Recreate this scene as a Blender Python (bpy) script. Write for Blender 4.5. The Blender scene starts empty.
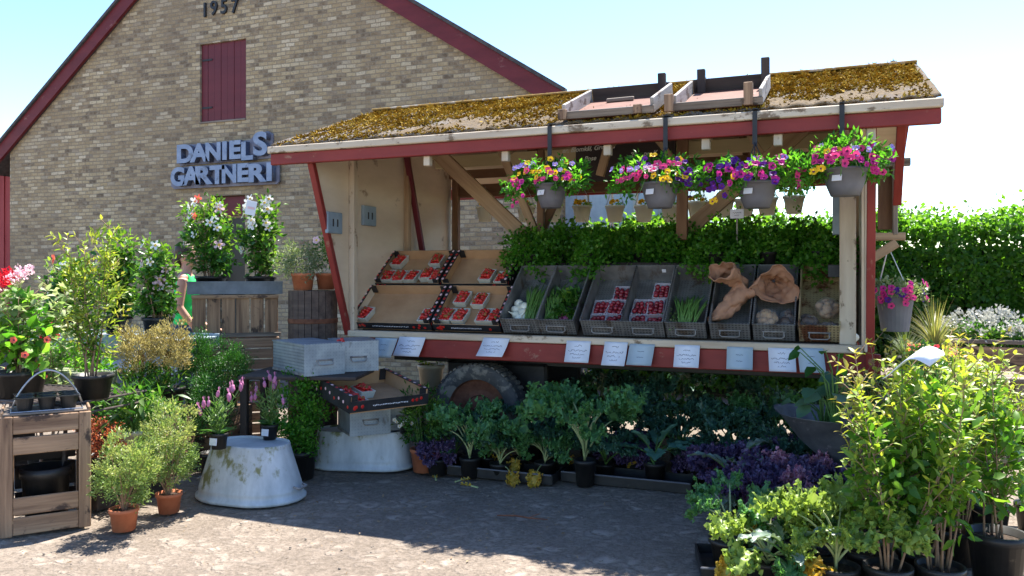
import bpy, bmesh, math, random
import numpy as np
from mathutils import Vector, Matrix, Euler
R = math.radians
PI = math.pi
C = bpy.context.scene.collection
sc = bpy.context.scene

# ---------------------------------------------------------------- camera, sky, sun, exposure
F = 804.0; HZ = 275.0; ALPHA = R(22)
CAM = Vector((1.911, -5.676, 1.45))
FW = Vector((-math.sin(ALPHA), math.cos(ALPHA), 0)); RT = Vector((math.cos(ALPHA), math.sin(ALPHA), 0))
cd = bpy.data.cameras.new('camera'); cam = bpy.data.objects.new('camera', cd); C.objects.link(cam)
cam.location = CAM; cam.rotation_euler = (R(90), 0, ALPHA)
cd.sensor_width = 36; cd.lens = 36 * F / 1024; cd.shift_y = -13 / 1024
cd.clip_start = .05; cd.clip_end = 2000
sc.camera = cam
SUN_AZ = R(9.3)      # from +Y towards +X
SUN_EL = R(63.5)
w = bpy.data.worlds.new('World'); sc.world = w; w.use_nodes = True
wn = w.node_tree; bg = wn.nodes['Background']
sky = wn.nodes.new('ShaderNodeTexSky'); sky.sky_type = 'NISHITA'; sky.sun_disc = False
sky.sun_elevation = SUN_EL; sky.sun_rotation = SUN_AZ
sky.air_density = 1.0; sky.dust_density = .4; sky.ozone_density = 1.0
gm = wn.nodes.new('ShaderNodeGamma'); gm.inputs[1].default_value = 1.35; hsv = wn.nodes.new('ShaderNodeHueSaturation'); hsv.inputs['Saturation'].default_value = 1.03; hsv.inputs['Value'].default_value = .55
wn.links.new(sky.outputs[0], gm.inputs[0]); wn.links.new(gm.outputs[0], hsv.inputs['Color']); wn.links.new(hsv.outputs[0], bg.inputs[0]); bg.inputs[1].default_value = .12
sd = bpy.data.lights.new('sun', 'SUN'); sd.energy = 5.0; sd.angle = R(.5); sd.color = (1, .95, .86)
sun = bpy.data.objects.new('sun', sd); C.objects.link(sun)
sv = Vector((math.sin(SUN_AZ) * math.cos(SUN_EL), math.cos(SUN_AZ) * math.cos(SUN_EL), math.sin(SUN_EL)))
sun.rotation_euler = sv.to_track_quat('Z', 'Y').to_euler()
sc.view_settings.view_transform = 'Standard'; sc.view_settings.look = 'None'
sc.view_settings.exposure = 1.62; sc.view_settings.gamma = 1
sc.cycles.max_bounces = 8; sc.cycles.transparent_max_bounces = 8
sc.cycles.sample_clamp_indirect = 6

# ---------------------------------------------------------------- measuring helpers (photo pixel -> point on a real plane)
def ray(px, py):
    return FW + RT * ((px - 512) / F) + Vector((0, 0, (HZ - py) / F))
def gd(px, py, h=0.0):
    d = ray(px, py); return CAM + d * ((h - CAM.z) / d.z)
def pv(px, py, v):
    d = ray(px, py); return CAM + d * ((v - CAM.y) / d.y)
def dp(px, py, D): return CAM + ray(px, py) * D
def fl(px, D, z=0.0):
    p = dp(px, HZ, D); return Vector((p.x, p.y, z))

# ---------------------------------------------------------------- mesh helpers
class MB:
    def __init__(s): s.v = []; s.f = []; s.m = []
    def add(s, vs, fs, mi=0):
        o = len(s.v); s.v += [tuple(x) for x in vs]
        s.f += [tuple(i + o for i in f) for f in fs]; s.m += [mi] * len(fs); return s
    def box(s, c, d, mi=0, M=None):
        vs = [Vector((c[0] + d[0] / 2 * i, c[1] + d[1] / 2 * j, c[2] + d[2] / 2 * k)) for i in (-1, 1) for j in (-1, 1) for k in (-1, 1)]
        if M: vs = [M @ x for x in vs]
        return s.add(vs, [(0, 1, 3, 2), (4, 6, 7, 5), (0, 4, 5, 1), (2, 3, 7, 6), (0, 2, 6, 4), (1, 5, 7, 3)], mi)
    def tube(s, pts, rad, n=6, mi=0, cap=True):
        pts = [Vector(p) for p in pts]
        if not hasattr(rad, '__len__'): rad = [rad] * len(pts)
        vs = []; fs = []; up = None
        for i, p in enumerate(pts):
            t = (pts[min(i + 1, len(pts) - 1)] - pts[max(i - 1, 0)]).normalized()
            if up is None:
                up = Vector((0, 0, 1)) if abs(t.z) < .9 else Vector((1, 0, 0))
            a = t.cross(up).normalized(); b = a.cross(t).normalized(); up = b
            for k in range(n):
                q = 2 * PI * k / n; vs.append(p + (a * math.cos(q) + b * math.sin(q)) * rad[i])
        for i in range(len(pts) - 1):
            for k in range(n):
                fs.append((i * n + k, i * n + (k + 1) % n, (i + 1) * n + (k + 1) % n, (i + 1) * n + k))
        if cap:
            fs.append(tuple(range(n))[::-1]); fs.append(tuple((len(pts) - 1) * n + k for k in range(n)))
        return s.add(vs, fs, mi)
    def lathe(s, prof, n=24, c=(0, 0, 0), sx=1, sy=1, mi=0, stad=0.0):
        vs = []; fs = []
        for (r, z) in prof:
            for k in range(n):
                q = 2 * PI * k / n; cx = math.cos(q); cy = math.sin(q)
                vs.append((c[0] + r * cx * sx + (stad if cx > 0 else -stad), c[1] + r * cy * sy, c[2] + z))
        for i in range(len(prof) - 1):
            for k in range(n):
                fs.append((i * n + k, i * n + (k + 1) % n, (i + 1) * n + (k + 1) % n, (i + 1) * n + k))
        return s.add(vs, fs, mi)
    def disc(s, r, z, n=24, c=(0, 0, 0), sx=1, sy=1, mi=0, up=True, stad=0.0):
        vs = [(c[0] + r * math.cos(2 * PI * k / n) * sx + (stad if math.cos(2 * PI * k / n) > 0 else -stad), c[1] + r * math.sin(2 * PI * k / n) * sy, c[2] + z) for k in range(n)]
        return s.add(vs, [tuple(range(n)) if up else tuple(range(n))[::-1]], mi)
    def ball(s, c, r, sc_=(1, 1, 1), n=8, m=6, mi=0, M=None, jit=0, rg=None):
        vs = []; fs = []
        for i in range(m + 1):
            a = PI * i / m
            for k in range(n):
                b = 2 * PI * k / n
                rr = r * (1 + (rg.uniform(-jit, jit) if jit and 0 < i < m else 0))
                p = Vector((math.sin(a) * math.cos(b) * sc_[0] * rr, math.sin(a) * math.sin(b) * sc_[1] * rr, math.cos(a) * sc_[2] * rr))
                if M: p = M @ p
                vs.append(p + Vector(c))
        for i in range(m):
            for k in range(n):
                fs.append((i * n + k, (i + 1) * n + k, (i + 1) * n + (k + 1) % n, i * n + (k + 1) % n))
        return s.add(vs, fs, mi)
    def mesh(s, name, mats, smooth=False):
        me = bpy.data.meshes.new(name); me.from_pydata(s.v, [], s.f)
        for m_ in (mats if isinstance(mats, (list, tuple)) else [mats]): me.materials.append(m_)
        if max(s.m, default=0): me.polygons.foreach_set('material_index', s.m)
        if smooth: me.polygons.foreach_set('use_smooth', [True] * len(me.polygons))
        me.validate(); me.update(); return me
def link(name, me, parent=None, loc=(0, 0, 0), rot=(0, 0, 0), scale=1):
    o = bpy.data.objects.new(name, me); C.objects.link(o); o.location = loc; o.rotation_euler = rot
    o.scale = (scale,) * 3 if not hasattr(scale, '__len__') else scale
    if parent: o.parent = parent
    return o
def put(name, mb, mats, parent=None, loc=(0, 0, 0), rot=(0, 0, 0), smooth=False):
    return link(name, mb.mesh(name, mats, smooth), parent, loc, rot)
def tag(o, label, cat, group=None):
    o['label'] = label; o['category'] = cat
    if group: o['group'] = group
    return o
def thing(name, label, cat, loc=(0, 0, 0), rz=0, group=None, rot=None):
    o = bpy.data.objects.new(name, None); C.objects.link(o); o.empty_display_size = .1
    o.location = loc; o.rotation_euler = rot or (0, 0, rz); return tag(o, label, cat, group)
def kind(o, k): o['kind'] = k; return o
def kids(o): return [c for c in bpy.data.objects if c.parent == o]
KIDS = {}
def dup(o, loc=None, rz=None, scale=None, label=None, group=None, parent=None, rot=None):
    if o.name not in KIDS: KIDS[o.name] = kids(o)
    c = o.copy(); C.objects.link(c)
    if loc is not None: c.location = loc
    if rz is not None: c.rotation_euler = (0, 0, rz)
    if rot is not None: c.rotation_euler = rot
    if scale is not None: c.scale = (scale,) * 3 if not hasattr(scale, '__len__') else scale
    if label: c['label'] = label
    if group: c['group'] = group
    if parent: c.parent = parent
    for ch in KIDS[o.name]: dup(ch, parent=c)
    return c
def bevbox(dx, dy, dz, b=.004):
    bm = bmesh.new(); bmesh.ops.create_cube(bm, size=1)
    for v in bm.verts: v.co = Vector((v.co.x * dx, v.co.y * dy, v.co.z * dz))
    b = min(b, dx * .3, dy * .3, dz * .3)
    bmesh.ops.bevel(bm, geom=bm.edges[:], offset=b, segments=1, affect='EDGES')
    return bm
def box(name, parent, m, c, d, b=.004, rot=(0, 0, 0)):
    # long side is turned onto local X so that wood grain runs along it
    d = list(d); ax = d.index(max(d))
    bm = bevbox(*d, b); me = bpy.data.meshes.new(name)
    Q = Matrix.Identity(3)
    if ax == 1: Q = Matrix.Rotation(R(90), 3, 'Z')
    if ax == 2: Q = Matrix.Rotation(R(-90), 3, 'Y')
    for v in bm.verts: v.co = Q.inverted() @ v.co
    bm.to_mesh(me); bm.free(); me.materials.append(m)
    o = link(name, me, parent, c); o.rotation_euler = (Euler(rot).to_matrix() @ Q).to_euler(); return o
def beam(name, parent, m, p, q, w_, h_, b=.004, up=(0, 0, 1)):
    p = Vector(p); q = Vector(q); d = q - p; x = d.normalized(); u = Vector(up)
    if abs(x.dot(u)) > .97: u = Vector((0, 1, 0))
    y = u.cross(x).normalized(); z = x.cross(y)
    bm = bevbox(d.length, w_, h_, b); me = bpy.data.meshes.new(name); bm.to_mesh(me); bm.free(); me.materials.append(m)
    o = link(name, me, parent); M = Matrix((x, y, z)).transposed().to_4x4(); M.translation = (p + q) / 2
    o.matrix_local = M; return o

# ---------------------------------------------------------------- materials
class NT:
    def __init__(s, name):
        s.m = bpy.data.materials.new(name); s.m.use_nodes = True; s.t = s.m.node_tree
        s.b = s.t.nodes['Principled BSDF']; s.out = s.t.nodes['Material Output']
    def n(s, ty, **kw):
        x = s.t.nodes.new('ShaderNode' + ty)
        for k, v in kw.items():
            if hasattr(x, k) and not k.startswith('i_'): setattr(x, k, v)
        return x
    def l(s, a, b): s.t.links.new(a, b)
    def coords(s, scale=(1, 1, 1), rand=True):
        tc = s.n('TexCoord'); mp = s.n('Mapping'); mp.inputs['Scale'].default_value = scale
        if rand:
            oi = s.n('ObjectInfo'); ml = s.n('Math', operation='MULTIPLY'); ml.inputs[1].default_value = 37
            s.l(oi.outputs['Random'], ml.inputs[0]); ad = s.n('VectorMath', operation='ADD')
            s.l(tc.outputs['Object'], ad.inputs[0]); s.l(ml.outputs[0], ad.inputs[1]); s.l(ad.outputs[0], mp.inputs[0])
        else: s.l(tc.outputs['Object'], mp.inputs[0])
        return mp.outputs[0]
    def noise(s, vec, scale, detail=5, rough=.6, dist=0):
        x = s.n('TexNoise'); x.inputs['Scale'].default_value = scale; x.inputs['Detail'].default_value = detail
        x.inputs['Roughness'].default_value = rough; x.inputs['Distortion'].default_value = dist
        s.l(vec, x.inputs['Vector']); return x.outputs[0]
    def ramp(s, fac, stops, interp='LINEAR'):
        x = s.n('ValToRGB'); r = x.color_ramp; r.interpolation = interp
        while len(r.elements) < len(stops): r.elements.new(.5)
        for e, (p, c) in zip(r.elements, stops):
            e.position = p; e.color = (*c, 1) if hasattr(c, '__len__') else (c, c, c, 1)
        s.l(fac, x.inputs[0]); return x.outputs[0]
    def mix(s, fac, a, b, mode='MIX'):
        x = s.n('MixRGB', blend_type=mode)
        for i, v in ((0, fac), (1, a), (2, b)):
            if hasattr(v, 'is_output'): s.l(v, x.inputs[i])
            else: x.inputs[i].default_value = v if i == 0 else (*v, 1)
        return x.outputs[0]
    def bump(s, h, st=.3, dist=.01, to=None):
        x = s.n('Bump'); x.inputs['Strength'].default_value = st; x.inputs['Distance'].default_value = dist
        s.l(h, x.inputs['Height']); s.l(x.outputs[0], (to or s.b).inputs['Normal']); return x
def surf(name, c1, c2, scale=8, stretch=(1, 1, 1), rough=.7, bump=.3, c3=None, th=.6, sc3=3, metal=0, spec=.4, bd=.004, detail=6):
    k = NT(name); v = k.coords(stretch); f = k.noise(v, scale, detail, .62)
    col = k.mix(k.ramp(f, [(.32, 0), (.68, 1)]), c1, c2)
    if c3:
        v2 = k.coords(tuple(.5 + .5 * x for x in stretch)); g = k.noise(v2, sc3, 7, .68)
        col = k.mix(k.ramp(g, [(th - .03, 0), (th + .03, 1)]), col, c3)
    k.l(col, k.b.inputs['Base Color']); k.b.inputs['Roughness'].default_value = rough
    k.b.inputs['Metallic'].default_value = metal; k.b.inputs['Specular IOR Level'].default_value = spec
    if bump: k.bump(f, bump, bd)
    return k.m
WS = (.12, 1, 1)
M = {}
M['red'] = surf('red_paint', (.19, .018, .016), (.27, .032, .026), 9, (.3, 1, 1), .55, .35, (.30, .13, .09), .64, 9)
M['maroon'] = surf('maroon_paint', (.11, .010, .016), (.16, .018, .024), 7, (.3, 1, 1), .6, .3, (.24, .10, .09), .66, 7)
M['reddark'] = surf('dark_red_paint', (.11, .012, .02), (.15, .018, .026), 6, WS, .55, .2)
M['cream'] = surf('weathered_cream_paint', (.44, .34, .24), (.66, .56, .43), 9, WS, .7, .5, (.20, .14, .09), .60, 9)
M['ply'] = surf('cream_plywood', (.60, .48, .35), (.76, .64, .49), 3, (1, .3, 1), .7, .15, (.36, .25, .17), .66, 4)
M['woodpale'] = surf('pale_raw_wood', (.26, .16, .09), (.50, .35, .22), 22, (.06, 1, 1), .75, .6, (.2, .12, .07), .68, 8)
M['woodbrown'] = surf('brown_wood', (.13, .065, .035), (.24, .13, .07), 16, WS, .75, .4)
M['woodgrey'] = surf('grey_weathered_wood', (.09, .07, .055), (.32, .26, .21), 26, (.05, 1, 1), .85, 1.0, (.06, .045, .035), .66, 9)
M['woodold'] = surf('old_brown_crate_wood', (.14, .08, .05), (.44, .28, .17), 26, (.05, 1, 1), .8, 1.0, (.07, .045, .035), .58, 7)
M['wooddark'] = surf('dark_wood', (.03, .022, .02), (.075, .055, .045), 18, (.1, 1, 1), .8, .6)
M['woodwhite'] = surf('whitewashed_wood', (.24, .22, .20), (.42, .39, .36), 20, WS, .8, .7, (.12, .09, .075), .56, 9)
M['traybase'] = surf('rusty_red_board', (.11, .035, .022), (.20, .075, .05), 9, (1, 1, 1), .8, .3, (.22, .16, .13), .64, 8)
M['zinc'] = surf('zinc', (.34, .37, .40), (.50, .53, .56), 5, (1, 1, 1), .55, .15, (.17, .18, .16), .68, 5, metal=.25)
M['zincmoss'] = surf('algae_stained_zinc', (.36, .39, .41), (.62, .65, .67), 7, (1, 1, .35), .6, .3, (.20, .20, .09), .56, 3.2, metal=.15)
M['blackplastic'] = surf('black_plastic', (.012, .012, .013), (.03, .028, .027), 12, rough=.45, bump=.05, c3=(.09, .075, .06), th=.66, sc3=9)
M['greyplastic'] = surf('grey_plastic', (.10, .10, .12), (.15, .15, .17), 6, rough=.5, bump=.05)
M['creamplastic'] = surf('cream_plastic', (.62, .58, .46), (.72, .68, .56), 5, rough=.5, bump=.03)
M['terra'] = surf('terracotta', (.42, .12, .055), (.55, .19, .09), 10, rough=.8, bump=.15, c3=(.6, .42, .33), th=.66, sc3=7)
M['soil'] = surf('potting_soil', (.02, .013, .009), (.07, .045, .03), 60, rough=.95, bump=.8, bd=.01)
M['tyre'] = surf('tyre_rubber', (.045, .045, .047), (.09, .088, .082), 14, rough=.8, bump=.2, c3=(.20, .18, .15), th=.55, sc3=6)
M['rust'] = surf('rusty_steel', (.10, .035, .02), (.22, .09, .05), 14, rough=.85, bump=.4)
M['iron'] = surf('wrought_iron', (.07, .05, .045), (.15, .12, .11), 20, rough=.7, bump=.3)
M['wire'] = surf('galvanised_wire', (.35, .36, .38), (.5, .5, .52), 20, rough=.4, bump=0, metal=.7)
M['zincdark'] = surf('dull_zinc_wire', (.16, .15, .15), (.30, .29, .28), 20, rough=.6, bump=.1)
M['black'] = surf('black_metal', (.012, .012, .014), (.03, .03, .034), 10, rough=.5, bump=0)
M['paper'] = surf('white_paper', (.66, .68, .76), (.74, .76, .84), 4, rough=.35, bump=.05)
M['greypaper'] = surf('grey_paper_sleeve', (.36, .44, .50), (.44, .52, .58), 4, rough=.3, bump=.05)
M['ink'] = surf('ink', (.02, .02, .05), (.04, .04, .08), 5, rough=.6, bump=0)
M['chalk'] = surf('chalk', (.6, .6, .58), (.8, .8, .78), 60, rough=.9, bump=0)
M['board'] = surf('blackboard', (.022, .016, .018), (.045, .032, .034), 6, rough=.6, bump=.05)
M['carton'] = surf('brown_cardboard', (.40, .23, .12), (.50, .31, .17), 6, rough=.85, bump=.1)
M['punnet'] = surf('pulp_punnet', (.50, .50, .44), (.62, .62, .56), 30, rough=.9, bump=.3)
M['berry'] = surf('strawberry_red', (.45, .012, .012), (.62, .03, .02), 20, rough=.3, bump=.1, spec=.6)
M['cherrydark'] = surf('dark_red_fruit', (.16, .01, .02), (.34, .02, .035), 12, rough=.25, bump=.05, spec=.6)
M['green'] = surf('stem_green', (.06, .14, .03), (.12, .24, .05), 12, (.2, 1, 1), .5, .1)
M['palestem'] = surf('pale_stem', (.28, .34, .14), (.40, .46, .22), 12, rough=.5, bump=.1)
M['bark'] = surf('twig_bark', (.20, .12, .075), (.34, .23, .15), 25, rough=.85, bump=.4)
M['whiteveg'] = surf('white_onion', (.62, .62, .50), (.80, .80, .70), 8, rough=.35, bump=.05)
M['purpleveg'] = surf('purple_onion', (.22, .03, .10), (.36, .08, .2), 8, rough=.35, bump=.05)
M['potato'] = surf('potato', (.26, .16, .09), (.42, .29, .18), 14, rough=.8, bump=.3)
M['sack'] = surf('brown_paper_sack', (.30, .145, .085), (.44, .24, .15), 5, rough=.85, bump=.5, bd=.01)
M['lettershade'] = surf('white_letter_shade_tint', (.20, .26, .38), (.30, .37, .50), 7, rough=.6, bump=.1, c3=(.15, .18, .25), th=.62, sc3=5)  # white letters, their bluish shade from the sky put into the colour
M['sideshade'] = surf('letter_side_shade_tint', (.07, .08, .13), (.12, .14, .20), 4, rough=.6, bump=.1)  # letter sides coloured darker as painted-in shading
M['darkslate'] = surf('dark_roof_edge', (.05, .045, .045), (.10, .09, .09), 14, rough=.9, bump=.5)
M['plaster'] = surf('pale_sill_board', (.45, .42, .38), (.6, .57, .52), 6, WS, .8, .2)
M['skin'] = surf('skin', (.50, .26, .18), (.56, .31, .22), 8, rough=.55, bump=.03)
M['hair'] = surf('brown_hair', (.03, .016, .01), (.07, .04, .022), 40, (1, 1, .15), .5, .5)
M['shirt'] = surf('bright_green_fabric', (.02, .62, .12), (.04, .72, .17), 10, rough=.85, bump=.2)
M['denim'] = surf('blue_denim', (.03, .05, .10), (.05, .08, .15), 40, rough=.9, bump=.2)
M['tarbark'] = surf('barrel_wood', (.06, .04, .035), (.14, .10, .08), 22, (.08, 1, 1), .85, .7)
M['darkglass'] = surf('dark_doorway', (.012, .01, .01), (.025, .02, .02), 4, rough=.4, bump=0)
M['steelblue'] = surf('blue_grey_painted_trough', (.20, .27, .33), (.30, .37, .42), 7, rough=.6, bump=.1, c3=(.12, .10, .08), th=.68, sc3=6)
M['barrow'] = surf('barrow_steel', (.09, .10, .12), (.17, .19, .22), 8, rough=.5, bump=.2, c3=(.3, .3, .32), th=.64, sc3=9, metal=.3)
M['pebble'] = surf('pebbles', (.12, .10, .085), (.28, .24, .20), 8, rough=.9, bump=.2)

def metalmesh(name, c1, c2, c3, th):     # punched / ribbed grey metal of the drawers
    k = NT(name); v = k.coords((1, 1, 1), False)
    vo = k.n('TexVoronoi'); vo.inputs['Scale'].default_value = 44; vo.inputs['Randomness'].default_value = 0; k.l(v, vo.inputs['Vector'])
    dots = k.ramp(vo.outputs['Distance'], [(.26, .25), (.36, 1)])
    n = k.noise(k.coords((1, 1, 1)), 9, 6); col = k.mix(k.ramp(n, [(.35, 0), (.65, 1)]), c1, c2)
    n2 = k.noise(k.coords((1, 1, .5)), 5, 7, .7); col = k.mix(k.ramp(n2, [(th - .04, 0), (th + .04, 1)]), col, c3)
    col = k.mix(.75, col, dots, 'MULTIPLY'); k.l(col, k.b.inputs['Base Color'])
    k.b.inputs['Roughness'].default_value = .5; k.b.inputs['Metallic'].default_value = .35; k.bump(dots, .4, .003); return k.m
M['drawer'] = metalmesh('punched_grey_metal', (.15, .15, .155), (.26, .255, .25), (.12, .09, .07), .60)
M['drawerlight'] = metalmesh('punched_pale_metal', (.24, .28, .32), (.36, .41, .45), (.12, .12, .12), .66)
M['drawerrust'] = metalmesh('punched_rusty_cream_metal', (.46, .36, .20), (.55, .45, .27), (.16, .06, .03), .55)

def brick():
    k = NT('yellow_brick'); tc = k.n('TexCoord'); sp = k.n('SeparateXYZ'); cb = k.n('CombineXYZ')
    k.l(tc.outputs['Object'], sp.inputs[0])
    n0 = k.noise(tc.outputs['Object'], 2.3, 6, .7); ma = k.n('Math', operation='MULTIPLY_ADD'); ma.inputs[1].default_value = .05
    k.l(n0, ma.inputs[0]); k.l(sp.outputs[2], ma.inputs[2])
    k.l(sp.outputs[0], cb.inputs[0]); k.l(ma.outputs[0], cb.inputs[1])
    b = k.n('TexBrick'); b.offset = .5; b.squash = 1
    for nm, v in (('Scale', 1), ('Mortar Size', .008), ('Mortar Smooth', .6), ('Bias', 0), ('Brick Width', .165), ('Row Height', .0605)): b.inputs[nm].default_value = v
    b.inputs['Color1'].default_value = (0, 0, 0, 1); b.inputs['Color2'].default_value = (1, 1, 1, 1); b.inputs['Mortar'].default_value = (.5, .5, .5, 1)
    k.l(cb.outputs[0], b.inputs['Vector'])
    col = k.ramp(b.outputs['Color'], [(0, (.11, .075, .045)), (.14, (.22, .15, .085)), (.3, (.46, .335, .175)), (.5, (.35, .25, .135)), (.66, (.50, .375, .21)), (.80, (.56, .435, .26)), (.90, (.72, .60, .42)), (1, (.20, .14, .09))])
    n1 = k.noise(tc.outputs['Object'], 14, 7, .7); col = k.mix(k.ramp(n1, [(.42, .0), (.72, .6)]), col, (.60, .50, .36))
    n4 = k.noise(tc.outputs['Object'], 34, 6, .75); col = k.mix(k.ramp(n4, [(.52, .0), (.62, .6)]), col, (.13, .095, .06))
    n2 = k.noise(tc.outputs['Object'], .55, 5, .6); col = k.mix(k.ramp(n2, [(.35, .55), (.7, 0)]), col, (.20, .145, .095))
    col = k.mix(b.outputs['Fac'], col, (.27, .215, .15)); k.l(col, k.b.inputs['Base Color']); k.b.inputs['Roughness'].default_value = .9
    h = k.mix(b.outputs['Fac'], k.ramp(n1, [(.2, .6), (.8, 1)]), (0, 0, 0)); k.bump(h, .7, .012); return k.m
M['brick'] = brick()
def ground_mat():
    k = NT('worn_paving'); tc = k.n('TexCoord'); o = tc.outputs['Object']
    nw = k.noise(o, 5, 4); wv = k.n('VectorMath', operation='MULTIPLY_ADD'); wv.inputs[1].default_value = (.22,) * 3
    k.l(nw, wv.inputs[0]); k.l(o, wv.inputs[2])
    vo = k.n('TexVoronoi', feature='DISTANCE_TO_EDGE'); vo.inputs['Scale'].default_value = 9; k.l(wv.outputs[0], vo.inputs['Vector'])
    vc = k.n('TexVoronoi'); vc.inputs['Scale'].default_value = 9; k.l(wv.outputs[0], vc.inputs['Vector'])
    edge = k.ramp(vo.outputs['Distance'], [(.02, 0), (.22, 1)])
    n1 = k.noise(o, 1.1, 8, .65); n2 = k.noise(o, 45, 6, .7); n3 = k.noise(o, 5, 6, .7)
    stone = k.mix(vc.outputs['Color'], (.27, .225, .185), (.48, .40, .33))
    dirt = k.mix(k.ramp(n2, [(.3, 0), (.7, 1)]), (.11, .09, .07), (.32, .26, .21))
    wear = k.mix(1, edge, k.ramp(n3, [(.46, 0), (.60, 1)]), 'MULTIPLY')
    col = k.mix(wear, dirt, stone); col = k.mix(k.ramp(n1, [(.4, .35), (.62, 0)]), col, (.10, .08, .065))
    col = k.mix(k.ramp(n2, [(.62, 0), (.72, .35)]), col, (.10, .08, .065))
    k.l(col, k.b.inputs['Base Color']); k.b.inputs['Roughness'].default_value = .92; k.b.inputs['Specular IOR Level'].default_value = .2
    soft = k.ramp(vo.outputs['Distance'], [(0, .35), (.45, 1)], 'EASE'); h = k.mix(.4, k.mix(.35, k.mix(.5, soft, wear), n3), n2); b = k.bump(h, 1.0, .03); return k.m
M['ground'] = ground_mat()
def roof_mat():
    k = NT('lichen_fibre_cement'); tc = k.n('TexCoord'); o = tc.outputs['Object']
    n2 = k.noise(o, 38, 8, .85); base = k.ramp(n2, [(.36, (.02, .016, .012)), (.5, (.11, .09, .075)), (.60, (.21, .19, .175))])
    n1 = k.noise(o, 2.2, 7, .7); col = k.mix(k.ramp(n1, [(.44, 0), (.54, .8)]), base, k.ramp(n2, [(.38, (.03, .016, .006)), (.62, (.17, .10, .018))]))
    k.l(col, k.b.inputs['Base Color']); k.b.inputs['Roughness'].default_value = .95; k.bump(n2, .8, .01); return k.m
M['roof'] = roof_mat()
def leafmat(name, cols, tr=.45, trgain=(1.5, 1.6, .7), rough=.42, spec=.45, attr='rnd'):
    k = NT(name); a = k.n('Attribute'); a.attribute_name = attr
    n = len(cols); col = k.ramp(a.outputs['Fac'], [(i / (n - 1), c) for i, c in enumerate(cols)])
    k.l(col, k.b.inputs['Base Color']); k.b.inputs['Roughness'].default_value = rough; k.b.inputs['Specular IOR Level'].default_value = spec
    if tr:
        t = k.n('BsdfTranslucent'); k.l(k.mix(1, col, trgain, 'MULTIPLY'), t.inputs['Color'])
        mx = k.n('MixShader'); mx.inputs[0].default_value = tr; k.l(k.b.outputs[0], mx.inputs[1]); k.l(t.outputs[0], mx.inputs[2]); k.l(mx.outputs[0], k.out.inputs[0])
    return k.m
L = {}
L['hedge'] = leafmat('hedge_leaf', [(.045, .13, .015), (.08, .20, .022), (.13, .27, .03), (.25, .38, .05)], .55)
L['parsley'] = leafmat('parsley_leaf', [(.03, .12, .012), (.06, .21, .02), (.10, .29, .03), (.22, .42, .06)], .55)
L['young'] = leafmat('young_shrub_leaf', [(.04, .12, .02), (.07, .18, .02), (.13, .26, .03), (.27, .38, .05), (.42, .44, .07)], .45, (1.35, 1.35, .6))
L['shrubgreen'] = leafmat('green_shrub_leaf', [(.04, .12, .015), (.07, .19, .02), (.14, .28, .03), (.26, .38, .05)], .45, (1.3, 1.4, .6))
L['shrubyellow'] = leafmat('yellow_shrub_leaf', [(.07, .15, .02), (.16, .27, .035), (.33, .38, .06), (.46, .36, .10)], .45, (1.3, 1.3, .6))
L['mand'] = leafmat('glossy_leaf', [(.02, .075, .014), (.04, .13, .02), (.09, .22, .03), (.25, .38, .05)], .35, rough=.3)
L['conifer'] = leafmat('conifer_needles', [(.015, .07, .012), (.03, .12, .018), (.06, .18, .03)], .25)
L['fern'] = leafmat('feathery_light_green', [(.12, .20, .05), (.20, .30, .08), (.34, .40, .12), (.48, .48, .18)], .4, (1.2, 1.25, .8))
L['gold'] = leafmat('gold_plumes', [(.24, .18, .06), (.40, .33, .13), (.52, .45, .22)], .35, (1.1, 1.1, .8))
L['rusty'] = leafmat('rusty_foliage', [(.30, .07, .03), (.48, .14, .06), (.55, .24, .13)], .35, (1.2, 1, .8))
L['grey'] = leafmat('grey_green_foliage', [(.10, .15, .08), (.18, .23, .13), (.30, .33, .20)], .35)
L['varieg'] = leafmat('variegated_leaf', [(.06, .14, .03), (.12, .22, .05), (.28, .38, .16), (.55, .55, .36)], .4, (1.2, 1.3, .8))
L['grass'] = leafmat('ornamental_grass', [(.10, .13, .05), (.24, .24, .10), (.36, .30, .14)], .4)
L['squash'] = leafmat('blue_green_leaf', [(.04, .11, .06), (.07, .16, .09), (.12, .22, .12)], .35)
L['white'] = leafmat('white_petals', [(.42, .42, .38), (.62, .62, .56)], .3, (1, 1, 1))
L['purplef'] = leafmat('purple_foliage', [(.03, .012, .035), (.07, .03, .09), (.14, .07, .15)], .3, (1.3, .9, 1.2))
L['moss'] = leafmat('moss', [(.10, .052, .007), (.24, .14, .014), (.38, .24, .03), (.46, .34, .08)], 0, rough=.95, spec=.1)
def petal(name, c, c2=None): return leafmat(name, [c, c2 or tuple(min(1, x * 1.25) for x in c)], .3, (1.1, 1.1, 1.1), .5, .2)
PT = dict(pink=petal('pink_petal', (.70, .06, .22)), magenta=petal('magenta_petal', (.55, .03, .25)), purple=petal('purple_petal', (.10, .015, .22)), lilac=petal('lilac_petal', (.42, .30, .68)), yellow=petal('yellow_petal', (.80, .50, .02)), red=petal('red_petal', (.55, .015, .03)), palepink=petal('pale_pink_petal', (.80, .55, .60)), white=petal('white_petal', (.84, .80, .78)), lav=petal('lavender_bract', (.50, .20, .36)), coral=petal('coral_petal', (.80, .14, .10)), orange=petal('orange_petal', (.8, .22, .03)))
M['throat_dark'] = surf('flower_throat_dark', (.12, .01, .06), (.2, .02, .1), 9, bump=0)
M['throat_yellow'] = surf('flower_throat_yellow', (.7, .45, .05), (.8, .55, .1), 9, bump=0)
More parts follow.
